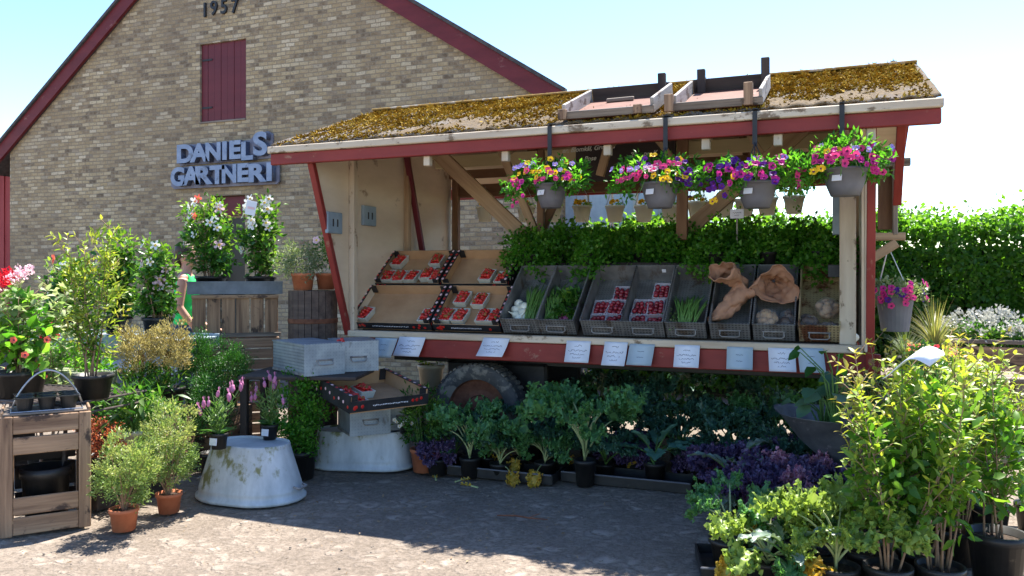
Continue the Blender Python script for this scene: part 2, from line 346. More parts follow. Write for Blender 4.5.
KL = dict(green=leafmat('kale_green', [(.07, .19, .06), (.13, .30, .10)], .35), blue=leafmat('kale_blue_green', [(.07, .19, .14), (.13, .28, .21)], .25), bright=leafmat('kale_bright', [(.20, .32, .05), (.36, .46, .10)], .4, (1.2, 1.2, .8)), purple=leafmat('kale_purple', [(.055, .03, .085), (.15, .105, .21)], .25, (1.2, 1, 1.2)), dark=leafmat('kale_dark', [(.03, .09, .06), (.06, .15, .09)], .25), nero=leafmat('kale_grey', [(.12, .18, .14), (.20, .26, .21)], .2), yellow=leafmat('kale_yellow', [(.55, .42, .05), (.68, .40, .06)], .4, (1.1, 1, .8)), pinkish=leafmat('kale_pink', [(.38, .12, .24), (.60, .36, .42)], .3, (1.1, 1, 1)))

# ---------------------------------------------------------------- foliage helpers
rng = np.random.default_rng(7)
def nrm(a): return a / np.maximum(np.linalg.norm(a, axis=-1, keepdims=True), 1e-9)
def leafmesh(name, mat, P, D, N, Ln, Wd, val, big=False, extra=None):
    P = np.asarray(P, float); n = len(P); D = nrm(np.asarray(D, float)); N = np.asarray(N, float)
    S = nrm(np.cross(D, N)); N = np.cross(S, D); Ln = np.broadcast_to(Ln, (n,))[:, None]; Wd = np.broadcast_to(Wd, (n,))[:, None]
    if not big:
        V = np.stack([P, P + D * .45 * Ln + S * Wd / 2 + N * Wd * .12, P + D * Ln - N * Ln * .12, P + D * .45 * Ln - S * Wd / 2 + N * Wd * .12], 1)
        f = np.array([[0, 1, 2], [0, 2, 3]]); k = 4
    else:
        dr = lambda t: -N * Ln * .28 * t * t
        V = np.stack([P, P + D * .32 * Ln + S * Wd * .5 + N * Wd * .13 + dr(.32), P + D * .32 * Ln + dr(.32), P + D * .32 * Ln - S * Wd * .5 + N * Wd * .13 + dr(.32),
                      P + D * .68 * Ln + S * Wd * .38 + N * Wd * .1 + dr(.68), P + D * .68 * Ln + dr(.68), P + D * .68 * Ln - S * Wd * .38 + N * Wd * .1 + dr(.68), P + D * Ln + dr(1.)], 1)
        f = np.array([[0, 1, 2], [0, 2, 3], [1, 4, 2], [2, 4, 5], [2, 5, 3], [3, 5, 6], [4, 7, 5], [5, 7, 6]]); k = 8
    V = V.reshape(-1, 3); Fc = (f[None] + (np.arange(n) * k)[:, None, None]).reshape(-1, 3)
    val = np.repeat(np.clip(np.broadcast_to(val, (n,)), 0, 1), k)
    me = bpy.data.meshes.new(name); nf = len(Fc)
    me.vertices.add(len(V)); me.vertices.foreach_set('co', V.astype('f').ravel())
    me.loops.add(nf * 3); me.loops.foreach_set('vertex_index', Fc.astype('i').ravel())
    me.polygons.add(nf); me.polygons.foreach_set('loop_start', (np.arange(nf) * 3).astype('i'))
    me.polygons.foreach_set('use_smooth', np.ones(nf, bool))
    me.update(calc_edges=True)
    a = me.attributes.new('rnd', 'FLOAT', 'POINT'); a.data.foreach_set('value', val.astype('f'))
    me.materials.append(mat); return me
def rdir(n): return nrm(rng.normal(size=(n, 3)))
def clumps(c, rad, K, per, spread, up=.3, shell=.75, lower=-.9):
    """points of leaf clumps spread through an ellipsoid: returns positions and outward directions"""
    d = rdir(K * 3); d = d[d[:, 2] > lower][:K]; r = shell + (1 - shell) * rng.random((len(d), 1)); r *= rng.choice([1, 1, .6, 1.12], (len(d), 1))
    cc = np.array(c) + d * r * np.array(rad)
    P = np.repeat(cc, per, 0) + rng.normal(size=(len(d) * per, 3)) * spread
    D = nrm(np.repeat(d, per, 0) * .7 + rdir(len(P)) * .8 + np.array([0, 0, up]))
    v = np.repeat(rng.random(len(d)), per) * .5 + rng.random(len(P)) * .5
    return P, D, v
def bush(name, parent, mat, c, rad, K, per, spread, Ln, Wd, up=.3, shell=.75, big=False, loc=(0, 0, 0), vmul=1, lower=-.9):
    P, D, v = clumps(c, rad, K, per, spread, up, shell, lower)
    return link(name, leafmesh(name, mat, P, D, rdir(len(P)) + np.array([0, 0, .8]), Ln * rng.uniform(.6, 1.2, len(P)), Wd * rng.uniform(.7, 1.2, len(P)), v * vmul, big), parent, loc)
def stems_and_leaves(stems, side=4, Ln=.055, Wd=.02, gap=.03, start=.25, sideL=.12, r0=.006, seed=1, base_r=.03, lean=.2, flip=.0):
    """stems: list of (height, azimuth, lean). returns (branches MB, leaf arrays)"""
    rg = random.Random(seed); mb = MB(); P = []; D = []; V = []; Ls = []; tips = []
    def leafs(a, b, t0, tone0, tone1, n):
        ax = (b - a).normalized(); u = ax.orthogonal().normalized(); w_ = ax.cross(u)
        for i in range(n):
            t = t0 + (1 - t0) * i / max(1, n - 1); p = a.lerp(b, t); an = i * 1.9 + rg.random()
            for q in (0, PI):
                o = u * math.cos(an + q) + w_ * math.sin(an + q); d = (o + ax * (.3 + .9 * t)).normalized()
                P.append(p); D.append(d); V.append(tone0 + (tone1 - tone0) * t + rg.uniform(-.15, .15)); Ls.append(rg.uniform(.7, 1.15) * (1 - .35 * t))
    for (h, az, ln) in stems:
        base = Vector((math.cos(az), math.sin(az), 0)) * base_r * rg.random()
        pts = [base]; dirn = Vector((math.cos(az) * ln, math.sin(az) * ln, 1)).normalized(); n = 7
        for i in range(n):
            dirn = (dirn + Vector((rg.uniform(-.1, .1), rg.uniform(-.1, .1), .05))).normalized(); pts.append(pts[-1] + dirn * h / n)
        mb.tube(pts, [r0 * (1 - .75 * i / n) for i in range(n + 1)], 5)
        for i in range(n):
            if i / n < start: continue
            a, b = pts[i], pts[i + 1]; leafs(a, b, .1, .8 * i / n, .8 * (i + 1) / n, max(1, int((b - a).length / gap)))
        tips.append(pts[-1])
        for j in range(side):
            t = start + (1 - start) * (j + rg.random()) / side; k = min(n - 1, int(t * n)); a = pts[k].lerp(pts[k + 1], t * n - k)
            q = rg.uniform(0, 2 * PI); d = Vector((math.cos(q), math.sin(q), rg.uniform(.3, 1.1))).normalized(); l = sideL * rg.uniform(.5, 1.2) * (1.15 - .5 * t)
            b = a + d * l + Vector((0, 0, l * .25)); mb.tube([a, a.lerp(b, .5) + d * .004, b], [r0 * .5, r0 * .35, r0 * .2], 4)
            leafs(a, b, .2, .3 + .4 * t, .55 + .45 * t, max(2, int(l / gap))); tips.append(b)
    return mb, (np.array([list(x) for x in P]), np.array([list(x) for x in D]), np.array(V), np.array(Ls)), tips
def shrub(parent, leaf, stems, bark='bark', Ln=.055, Wd=.02, z=0, big=True, loc=(0, 0, 0), **kw):
    mb, (P, D, V, Ls), tips = stems_and_leaves(stems, Ln=Ln, Wd=Wd, **kw)
    put('stems', mb, M[bark], parent, loc, smooth=True)
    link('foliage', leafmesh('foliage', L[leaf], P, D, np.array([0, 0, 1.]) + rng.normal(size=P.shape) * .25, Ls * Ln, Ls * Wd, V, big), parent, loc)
    return [t + Vector(loc) for t in tips]
def ring_stems(n, h, lean, seed=0, jit=.25):
    rg = random.Random(seed); return [(h * rg.uniform(1 - jit, 1), 2 * PI * i / n + rg.random(), lean * rg.uniform(.2, 1)) for i in range(n)]
def pot_mesh(r, h, mat='blackplastic', rim=True, n=24):
    mb = MB(); t = r * .78
    pr = [(t * .2, 0), (t, 0), (r * .96, h * .84)]
    pr += [(r * 1.04, h * .84), (r * 1.04, h), (r * .93, h), (r * .88, h * .82), (r * .2, h * .82)] if rim else [(r, h), (r * .95, h), (r * .9, h * .85), (r * .2, h * .85)]
    mb.lathe(pr, n); return mb
def pot(parent, r, h, mat='blackplastic', loc=(0, 0, 0)):
    o = put('pot', pot_mesh(r, h), M[mat], parent, loc, smooth=False)
    for p in o.data.polygons: p.use_smooth = abs(p.normal.z) < .5
    s = MB(); s.disc(r * .9, h * .86, 20); rgs = random.Random(int(r * 1e4))
    put('soil', s, M['soil'], o); return o
def flower_mesh(name, mat, thr, r=.03, lobes=5, depth=.35, pointed=False):
    mb = MB(); n = lobes * 4; vs = [(0, 0, -r * depth)]; 
    for ring, rr in ((0, .28), (1, .7), (2, 1)):
        for k in range(n):
            q = 2 * PI * k / n; lob = abs(math.cos(q * lobes / 2)) ** (.9 if pointed else .45)
            lo = (.35 + .65 * lob) if pointed else (.78 + .22 * lob)
            x = r * rr * (lo if ring else 1); vs.append((x * math.cos(q), x * math.sin(q), r * (-depth * .6 if ring == 0 else (.02 if ring == 1 else .0 + .1 * math.sin(q * 3)))))
    fs = [(0, 1 + k, 1 + (k + 1) % n) for k in range(n)]; mi = [1] * n
    for ring in range(2):
        for k in range(n):
            a = 1 + ring * n + k; b = 1 + ring * n + (k + 1) % n; fs.append((a, a + n, b + n, b)); mi.append(0)
    mb.v = vs; mb.f = fs; mb.m = mi; me = mb.mesh(name, [mat, thr], True)
    a = me.attributes.new('rnd', 'FLOAT', 'POINT'); a.data.foreach_set('value', rng.random(len(vs)).astype('f')); return me
FLW = {k: flower_mesh('flower_' + k, PT[k], M['throat_yellow' if k in ('white', 'palepink', 'lilac') else 'throat_dark'], .028) for k in PT}
STAR = {k: flower_mesh('star_' + k, PT[k], M['throat_yellow'], .045, 5, .3, True) for k in ('white', 'palepink', 'coral')}
def flower(parent, me, p, d, s=1, name='flower'):
    return link(name, me, parent, p, Vector(d).to_track_quat('Z', 'Y').to_euler(), s)

# ---------------------------------------------------------------- ground
mb = MB(); n = 60
g = [-300, -120, -60, -30] + [(-16 + i * .5) for i in range(65)] + [30, 60, 120, 300]
vs = [(x, y, 0 if max(abs(x), abs(y)) > 16 else .012 * math.sin(x * 1.7 + y) * math.cos(y * 1.3 - x * .4) - .012) for y in g for x in g]
k = len(g); mb.add(vs, [(j * k + i, j * k + i + 1, (j + 1) * k + i + 1, (j + 1) * k + i) for j in range(k - 1) for i in range(k - 1)])
kind(put('ground', mb, M['ground'], smooth=True), 'structure')['label'] = 'worn pale yard paving with dirt'
# grit and small stones
mb = MB(); rg = random.Random(4)
for i in range(1500):
    x = rg.uniform(-4, 5); y = rg.uniform(-4.3, .6); r = rg.choice([.003, .004, .005, .008]) * rg.uniform(.6, 1.2)
    mb.ball((x, y, r * .2 - .008), r, (1, rg.uniform(.6, 1), .5), 5, 3)
kind(put('grit', mb, M['pebble'], smooth=True), 'stuff')['label'] = 'grit and small stones on the yard'
P = np.column_stack([rng.uniform(-3.6, 4.5, 900), rng.uniform(-3.9, .8, 900), np.full(900, .004)])
P[:400, 0] = rng.uniform(-3.2, .5, 400); P[:400, 1] = rng.normal(-1.3, .35, 400)
kind(link('leaf_litter', leafmesh('leaf_litter', surf('dry_leaf', (.16, .10, .05), (.32, .22, .12), 9, bump=0), P, rng.normal(size=P.shape) * np.array([1, 1, .15]), np.array([0, 0, 1.]) + rng.normal(size=P.shape) * .3, rng.uniform(.01, .035, 900), rng.uniform(.004, .012, 900), .5)), 'stuff')['label'] = 'dry leaf bits on the yard'

# ---------------------------------------------------------------- brick gable building
WY = 4.26; BY = WY - .09
A1, A2, A3, A4 = pv(8, 150, BY), pv(134, 0, BY), pv(375, 0, BY), pv(520, 86.6, BY)
s1 = (A2.z - A1.z) / (A2.x - A1.x); s2 = (A4.z - A3.z) / (A4.x - A3.x)
apx = (A3.z - s2 * A3.x - A1.z + s1 * A1.x) / (s1 - s2); apz = A1.z + s1 * (apx - A1.x)
topz = lambda x: min(A1.z + s1 * (x - A1.x), A3.z + s2 * (x - A3.x))
XL = pv(10, 200, WY).x; XR = pv(548, 150, WY).x
bld = thing('brick_building', 'large yellow brick gable building with dark red verge boards behind the market wagon', 'building', (0, WY, 0))
def wallmesh(x0, x1, holes, depth=.3):
    xs = sorted({x0, x1, apx} | {h[0] for h in holes} | {h[1] for h in holes}); mb = MB()
    for a, b in zip(xs, xs[1:]):
        cuts = sorted([(h[2], h[3]) for h in holes if h[0] <= a + 1e-6 and h[1] >= b - 1e-6]); z = -.3
        for c in cuts + [(None, None)]:
            if c[0] is None: mb.add([(a, 0, z), (b, 0, z), (b, 0, topz(b) + .1), (a, 0, topz(a) + .1)], [(0, 1, 2, 3)])
            else: mb.add([(a, 0, z), (b, 0, z), (b, 0, c[0]), (a, 0, c[0])], [(0, 1, 2, 3)]); z = c[1]
    for h in holes:
        a, b, c, d = h; e = depth
        mb.add([(a, 0, c), (a, 0, d), (b, 0, d), (b, 0, c), (a, e, c), (a, e, d), (b, e, d), (b, e, c)], [(0, 1, 5, 4), (1, 2, 6, 5), (2, 3, 7, 6), (3, 0, 4, 7)])
    return mb
sa, sb = pv(200, 124, WY), pv(246, 37, WY); sb2 = pv(246, 120, WY)
hs = (sa.x, sb.x, sa.z, sb.z - .02)
da, db = pv(214, 196, WY), pv(245, 290, WY)
hd = (da.x, db.x, -.3, da.z)
mbw = wallmesh(XL, XR, [hs, hd])
mbw.add([(XL, 0, -.3), (XL, 9, -.3), (XL, 9, topz(XL)), (XL, 0, topz(XL))], [(0, 1, 2, 3)])
mbw.add([(XR, 0, -.3), (XR, 9, -.3), (XR, 9, topz(XR)), (XR, 0, topz(XR))], [(3, 2, 1, 0)])
put('wall', mbw, M['brick'], bld)
def verge(xa, xb, name='verge_board'):
    d = BY - WY
    for nm, z0, z1, y0, y1, m in ((name, 0, .27, d, d + .05, M['maroon']), ('roof_edge', .272, .33, d - .04, d + .05, M['darkslate'])):
        q = MB(); v = []
        for x in (xa, xb):
            for z in (z0, z1):
                for y in (y0, y1): v.append((x, y, topz(x) + z))
        q.add(v, [(0, 1, 3, 2), (4, 6, 7, 5), (0, 4, 5, 1), (2, 3, 7, 6), (0, 2, 6, 4), (1, 5, 7, 3)]); put(nm, q, m, bld)
verge(A1.x - .55, apx); verge(apx, pv(566, 100, BY).x)
q = MB(); xe0 = A1.x - .55; xe1 = pv(566, 100, BY).x; y0 = BY - WY + .052
q.add([(x, y, topz(x) + .02 + dz) for dz in (0, .26) for x in (xe0, apx, xe1) for y in (y0, 9)], [(0, 2, 3, 1), (2, 4, 5, 3), (6, 7, 9, 8), (8, 9, 11, 10), (0, 1, 7, 6), (4, 10, 11, 5), (0, 6, 8, 2), (2, 8, 10, 4)])
put('roof', q, M['darkslate'], bld)
sh = put('hatch_door', MB(), M['reddark'], bld)
w_ = hs[1] - hs[0]; hh = hs[3] - hs[2]
mbp = MB()
for i in range(7):
    mbp.box((hs[0] + (i + .5) * w_ / 7, .05 + .004 * (i % 2), (hs[2] + hs[3]) / 2), (w_ / 7 - .006, .03, hh - .01))
put('hatch', mbp, M['reddark'], bld)
bpy.data.objects.remove(sh)
for hz_ in (.2, .8): box('hinge', bld, M['black'], (hs[0] + .12, .028, hs[2] + (hs[3] - hs[2]) * hz_), (.2, .008, .03), .002)
box('hatch_sill', bld, M['woodgrey'], ((hs[0] + hs[1]) / 2, .04, hs[2] + .012), (w_ - .004, .12, .03))
fr = box('door_frame', bld, M['reddark'], ((hd[0] + hd[1]) / 2, .12, hd[3] - .16), (w_ * .9 if 0 else hd[1] - hd[0] - .004, .06, .3))
dr = box('door', bld, M['darkglass'], ((hd[0] + hd[1]) / 2, .2, (hd[3] - .34) / 2), (hd[1] - hd[0] - .004, .05, hd[3] - .34))
box('door_handle', dr, M['wire'], (0, -.04, .25), (.12, .02, .02))
box('doorstep', bld, M['plaster'], ((hd[0] + hd[1]) / 2 - .4, -.5, .06), (2.6, 1.0, .12), .01)
def glyph(ch, size, ext, off=0, bev=0):
    cu = bpy.data.curves.new('g', 'FONT'); cu.body = ch; cu.size = size; cu.extrude = ext; cu.offset = off; cu.bevel_depth = bev
    cu.align_x = 'CENTER'; cu.align_y = 'CENTER'
    o = bpy.data.objects.new('g', cu); C.objects.link(o); dg = bpy.context.evaluated_depsgraph_get()
    me = bpy.data.meshes.new_from_object(o.evaluated_get(dg)); bpy.data.objects.remove(o); me.materials.clear(); return me
def letter(ch, px, py, hpx, parent, mats, ext, off, y, name='letter', wide=1.0, rot=0):
    p = pv(px, py, WY + y); dep = (p - CAM).dot(FW); h = hpx * dep / F
    me = glyph(ch, (h - 2 * off) / .70, ext, off)
    for m_ in mats: me.materials.append(m_)
    if len(mats) > 1:
        for pl in me.polygons: pl.material_index = 0 if pl.normal.z > .8 else 1
    bb = [v.co for v in me.vertices]; cx = (min(v.x for v in bb) + max(v.x for v in bb)) / 2; cy = (min(v.y for v in bb) + max(v.y for v in bb)) / 2
    for v in me.vertices: v.co.x -= cx; v.co.y -= cy
    o = link(name, me, parent, (p.x, y, p.z), (R(90), rot, 0), (wide, 1, 1)); return o
for ch, px, py in zip('1957', (205, 214, 224, 235), (10, 8, 6.6, 6)):
    letter(ch, px, py, 14.5, bld, [M['black']], .015, .004, -.02, 'numeral', .92)
# sign
sg = thing('shop_sign', 'white block letter sign, shade-tinted blue grey, on the gable wall under the red hatch', 'sign', (0, WY, 0))
def quadboard(px, parent, m, y0, y1, name, bev=.02):
    pts = [pv(a, b, WY + y0) for a, b in px]; cx = sum(p.x for p in pts) / 4; cz = sum(p.z for p in pts) / 4; mb = MB(); o = []
    n = len(pts)
    mb.add([(p.x, y0, p.z) for p in pts] + [(p.x, y1, p.z) for p in pts], [tuple(range(n)), tuple(range(n, 2 * n))[::-1]] + [(i, i + n, (i + 1) % n + n, (i + 1) % n) for i in range(n)])
    return put(name, mb, m, parent)
bk = surf('sign_backing', (.15, .15, .20), (.24, .24, .30), 6, rough=.7, bump=.2)
quadboard([(180, 166), (272, 158), (273, 134), (268, 131), (255, 134), (250, 140), (183, 145), (180, 148)], sg, bk, -.03, -.004, 'sign_board')
quadboard([(174, 189), (277, 184), (279, 181), (279, 163), (276, 161), (180, 167), (173, 171), (171, 186)], sg, bk, -.06, -.034, 'sign_board')
for ch, px, py in zip('DANIELS', (187, 201, 215, 226.5, 237, 249, 262), (154, 153, 152, 151, 150, 151, 144)):
    letter(ch, px + (0), py, 24 if ch == 'S' else 19, sg, [M['lettershade'], M['sideshade']], .045, .017, -.09, 'letter', 1.1 if ch == 'N' else 1.22)
for ch, px, py in zip('GARTNERI', (179.5, 193, 206, 219, 231, 245, 259.5, 271), (177, 176, 175.5, 175, 174, 173, 173, 172)):
    letter(ch, px, py, 19, sg, [M['lettershade'], M['sideshade']], .045, .017, -.12, 'letter', 1.05 if ch in 'NG' else (1.4 if ch in 'RI' else 1.2))
# red wooden shed at the left edge
shed = thing('red_shed', 'red board shed with pale eave board left of the brick gable', 'shed', (0, WY + .5, 0))
mb = MB(); x1 = XL - .02; x0 = x1 - 4; n = 44
for i in range(n): mb.box((x0 + (i + .5) * (x1 - x0) / n, .02 * (i % 2), 1.6), ((x1 - x0) / n + (.0 if i % 2 else .01), .03, 3.5))
put('wall', mb, surf('red_shed_boards', (.24, .025, .03), (.36, .06, .06), 8, (1, 1, .1), .7, .3), shed)
box('eave_board', shed, M['plaster'], ((x0 + x1) / 2, -.1, 3.48), (4, .1, .12)); box('fascia', shed, M['reddark'], ((x0 + x1) / 2, -.05, 3.64), (4, .1, .16))
mb = MB(); mb.add([(x0, -.3, 3.74), (x1, -.3, 3.74), (x1, 3.5, 5.0), (x0, 3.5, 5.0)], [(0, 1, 2, 3)]); put('roof', mb, M['darkslate'], shed)
# pale greenhouse wall right of the gable
gh = thing('greenhouse', 'pale blue grey translucent greenhouse between the brick gable and the hedge', 'greenhouse', (0, WY + .6, 0))
gx0 = XR + .02; gx1 = pv(688, 200, WY + .6).x
pan = surf('misty_greenhouse_panel', (.38, .46, .52), (.52, .60, .64), 9, rough=.4, bump=.3, bd=.01)
n = 5
for i in range(n):
    a = gx0 + (gx1 - gx0) * i / n; b = gx0 + (gx1 - gx0) * (i + 1) / n
    box('panel', gh, pan, ((a + b) / 2, 0, 1.35), (b - a - .05, .02, 2.6), .002); box('glazing_bar', gh, M['plaster'], (b - .02, -.02, 1.35), (.04, .05, 2.7))
box('top_rail', gh, M['plaster'], ((gx0 + gx1) / 2, -.02, 2.72), (gx1 - gx0, .06, .06))
mb = MB(); mb.add([(gx0, 0, 2.7), (gx1, 0, 2.7), (gx1, 2.5, 3.2), (gx0, 2.5, 3.2), (gx1, 0, 0), (gx1, 2.5, 0)], [(0, 1, 2, 3), (1, 4, 5, 2)]); put('roof', mb, pan, gh)

# ---------------------------------------------------------------- market wagon
wg = thing('market_wagon', 'old red and cream farm wagon stall with a mossy roof in the middle', 'market wagon', (0, 0, 0))
X0, X1 = pv(352, 330, 0).x, pv(862, 345, 0).x
EY, EZ, RY, RZ = -.55, 2.43, .95, 2.98
RX0, RX1 = pv(273, 150, EY).x, pv(941, 102, EY).x
sl = math.atan2(RZ - EZ, RY - EY)
def roofz(y): return RZ - abs(y - RY) * math.tan(sl)
# deck, lip, side beams, chassis
box('deck', wg, M['woodgrey'], ((X0 + X1) / 2, .98, .925), (X1 - X0 - .02, 1.86, .04))
box('counter_lip', wg, M['cream'], ((X0 + X1) / 2 - .005, -.005, .968), (X1 - X0 + .03, .07, .052), .006)
box('side_beam', wg, M['red'], ((X0 + X1) / 2 + .06, .01, .868), (X1 - X0 + .10, .06, .143), .006)
box('side_beam', wg, M['red'], ((X0 + X1) / 2 + .06, 1.94, .868), (X1 - X0 + .10, .06, .143), .006)
for y in (.55, 1.35): box('chassis_rail', wg, M['black'], ((X0 + X1) / 2, y, .78), (X1 - X0 - .2, .08, .15))
for x in (X0 + .3, X0 + 1.9, X1 - .4): box('cross_member', wg, M['wooddark'], (x, .98, .84), (.08, 1.8, .06))
# wheels
wx = pv(480, 365, .16).x
def wheel(x, y, flip):
    t = MB(); r = .375; pr = [(.25, -.07), (.30, -.095), (.35, -.10), (.368, -.085), (r, -.06), (r, .06), (.368, .085), (.35, .10), (.30, .095), (.25, .07)]
    t.lathe(pr, 48); o = put('wheel', t, M['tyre'], wg, (x, y, r), (R(90), 0, 0), True)
    tr = MB()
    for k in range(48):
        a = 2 * PI * k / 48; tr.box((0, 0, 0), (.012, .03, .18), 0, Matrix.Translation((math.cos(a) * (r - .002), math.sin(a) * r, 0)) @ Matrix.Rotation(a, 4, 'Z'))
    put('tread', tr, M['tyre'], o)
    ri = MB(); ri.lathe([(.25, .07), (.245, .02), (.12, -.01), (.11, .03), (.05, .05), (.001, .05)], 32); ri.lathe([(.25, -.07), (.245, -.02), (.12, .01), (.11, -.03), (.05, -.05), (.001, -.05)], 32)
    for k in range(5): ri.tube([(math.cos(k * 1.257) * .085, math.sin(k * 1.257) * .085, .01), (math.cos(k * 1.257) * .085, math.sin(k * 1.257) * .085, .055)], .012, 6)
    put('rim', ri, M['rust'], o, smooth=False)
wheel(wx, .17, 1); wheel(wx, 1.75, -1)
box('axle', wg, M['black'], (wx, .96, .375), (.07, 1.5, .07)); 
for y in (.5, 1.4): box('leaf_spring', wg, M['black'], (wx, y, .6), (.9, .07, .25), .02)
# posts and end walls
ZT = lambda y: roofz(y) - .06
box('post', wg, M['cream'], (X1 - .085, .045, (.995 + ZT(0)) / 2), (.10, .07, ZT(0) - .995))
box('post', wg, M['woodpale'], (X1 - .01, .9, (.95 + 2.8) / 2), (.06, .06, 1.85))
box('post', wg, M['cream'], (X0 + .0, .02, (.995 + ZT(0)) / 2), (.05, .06, ZT(0) - .995))
box('post', wg, M['woodpale'], (X0 + .0, .93, (.95 + 2.85) / 2), (.05, .06, 1.9))
box('post', wg, M['woodbrown'], (X0 + .05, 1.86, (.95 + 2.5) / 2), (.07, .06, 1.55))
box('post', wg, M['woodbrown'], (X1 - .12, 1.86, (.95 + 2.5) / 2), (.08, .06, 1.55))
def endwall(x, t, m, name, yb0, yb1, yt0, yt1, z0=.95):
    q = MB(); P_ = [(yb0, z0), (yb1, z0), (yt1, ZT(yt1) - .02)] + ([(RY, ZT(RY) - .02)] if yt0 < RY < yt1 else []) + [(yt0, ZT(yt0) - .02)]
    n = len(P_); q.add([(x, y, z) for y, z in P_] + [(x + t, y, z) for y, z in P_], [tuple(range(n))[::-1], tuple(range(n, 2 * n))] + [(i, (i + 1) % n, (i + 1) % n + n, i + n) for i in range(n)])
    return put(name, q, m, wg)
endwall(X0 - .045, .018, M['ply'], 'end_wall', 0, 1.9, 0, 1.9)
endwall(X1 + .0, .018, M['ply'], 'end_wall', .1, 1.9, .1, 1.9)
endwall(X0 - .045, .017, M['ply'], 'wing_panel', -.0, .0 - .002, -.52, -.003)
# red edge strips of the wings, front and rear
def strip(x, ya, za, yb, zb, w_=.045, m=None): return beam('wing_edge', wg, m or M['red'], (x, ya, za), (x, yb, zb), w_, .05, .003, (1, 0, 0))
strip(X0 - .035, .0, .96, -.53, ZT(-.53)); strip(X1 + .045, -.02, .80, -.40, ZT(-.40), .075)
strip(X1 + .20, -.08, 1.9, -.5, 2.38, .05); strip(X0 + .03, 1.35, 1.15, .86, 2.55, .04, M['reddark'])
box('wing_panel', wg, M['cream'], (X1 + .02, -.06, 1.60), (.018, .10, 1.28))
# small meter boxes on the left wing and end wall
for px, py, y in ((333, 223, -.14), (368, 216, .30)):
    p = pv(px, py, 0); d = ray(px, py); t_ = (X0 - .02 - CAM.x) / d.x; p = CAM + d * t_
    b_ = box('meter_box', wg, M['steelblue'], (X0 - .012, p.y, p.z), (.03, .20, .17), .004)
    for dy in (-.03, .03): box('slot', b_, M['black'], (0 + dy, 0, -.018) if 0 else (dy, -.016, 0), (.016, .004, .06), .001)
# roof
def corr(y0, z0, y1, z1, rows):
    mb = MB(); n = int((RX1 - RX0) / .15) * 8; vs = []; fs = []; rg = random.Random(3)
    for j in range(rows + 1):
        t = j / rows
        for i in range(n + 1):
            x = RX0 + (RX1 - RX0) * i / n; a = .007 * math.cos(2 * PI * i / 8)
            vs.append((x, y0 + (y1 - y0) * t, z0 + (z1 - z0) * t + .03 + a + rg.uniform(-.004, .004) + .03 * math.sin(3 * x + 1) * 0))
    for j in range(rows):
        for i in range(n): fs.append((j * (n + 1) + i, j * (n + 1) + i + 1, (j + 1) * (n + 1) + i + 1, (j + 1) * (n + 1) + i))
    mb.add(vs, fs); return mb
rf = put('roof', corr(EY - .03, EZ, RY, RZ, 14), M['roof'], wg, smooth=True)
rb = put('roof', corr(RY, RZ, 2.45, EZ, 6), M['roof'], wg, smooth=True)
for o_ in (rf, rb):
    m_ = o_.modifiers.new('s', 'SOLIDIFY'); m_.thickness = .012; m_.offset = -1
mb = MB(); mb.add([(RX0 + .03, EY + .02, roofz(EY + .02) - .004), (RX1 - .03, EY + .02, roofz(EY + .02) - .004), (RX1 - .03, RY, RZ - .004), (RX0 + .03, RY, RZ - .004), (RX1 - .03, 2.43, roofz(2.43) - .004), (RX0 + .03, 2.43, roofz(2.43) - .004)], [(0, 1, 2, 3), (3, 2, 4, 5)])
put('soffit', mb, surf('soffit_boards', (.46, .36, .24), (.62, .51, .36), 8, (.1, 1, 1), .8, .3), wg)
beam('ridge_cap', wg, surf('ridge_cap', (.20, .11, .03), (.36, .24, .07), 30, rough=.9, bump=.9, c3=(.42, .38, .33), th=.56, sc3=6), (RX0, RY, RZ + .035), (RX1, RY, RZ + .035), .14, .02, .008)
# fascia, drip board, verges
box('drip_board', wg, M['cream'], ((RX0 + RX1) / 2, EY - .035, EZ - .012), (RX1 - RX0 + .02, .05, .052), .006)
box('fascia', wg, M['red'], ((RX0 + RX1) / 2, EY - .01, EZ - .082), (RX1 - RX0, .045, .086), .005)
box('fascia', wg, M['red'], ((RX0 + RX1) / 2, 2.46, EZ - .08), (RX1 - RX0, .045, .118), .005)
for x in (RX0 + .02, RX1 - .02):
    beam('verge_board', wg, M['red'], (x, EY + .03, EZ - .05), (x, RY, RZ - .05), .03, .09); beam('verge_board', wg, M['red'], (x, RY, RZ - .05), (x, 2.4, EZ - .05), .03, .09)
# rafters with pale ends
for px in (428, 506, 608, 706, 778, 871):
    x = pv(px, 150, EY + .03).x
    beam('rafter', wg, M['woodpale'], (x, EY + .03, roofz(EY + .03) - .13 + .01), (x, RY, RZ - .07), .05, .09)
    beam('rafter', wg, M['woodbrown'], (x, RY, RZ - .07), (x, 2.42, roofz(2.42) - .07), .05, .09)
    box('rafter_end', wg, M['cream'], (x, EY + .03, EZ - .158), (.05, .05, .07), .004)
# purlins and headers
box('purlin', wg, M['woodpale'], ((X0 + X1) / 2, .28, roofz(.28) - .16), (X1 - X0, .05, .08))
box('purlin', wg, surf('yellowed_purlin', (.55, .45, .26), (.66, .56, .36), 6, WS, .7, .2), ((X0 + X1) / 2, 1.5, roofz(1.5) - .21), (X1 - X0, .04, .12))
box('purlin', wg, M['woodbrown'], ((X0 + X1) / 2, 1.72, 2.47), (X1 - X0 - .1, .05, .085))
box('header_beam', wg, M['woodbrown'], ((X0 + X1) / 2, 1.90, 2.32), (X1 - X0, .06, .13))
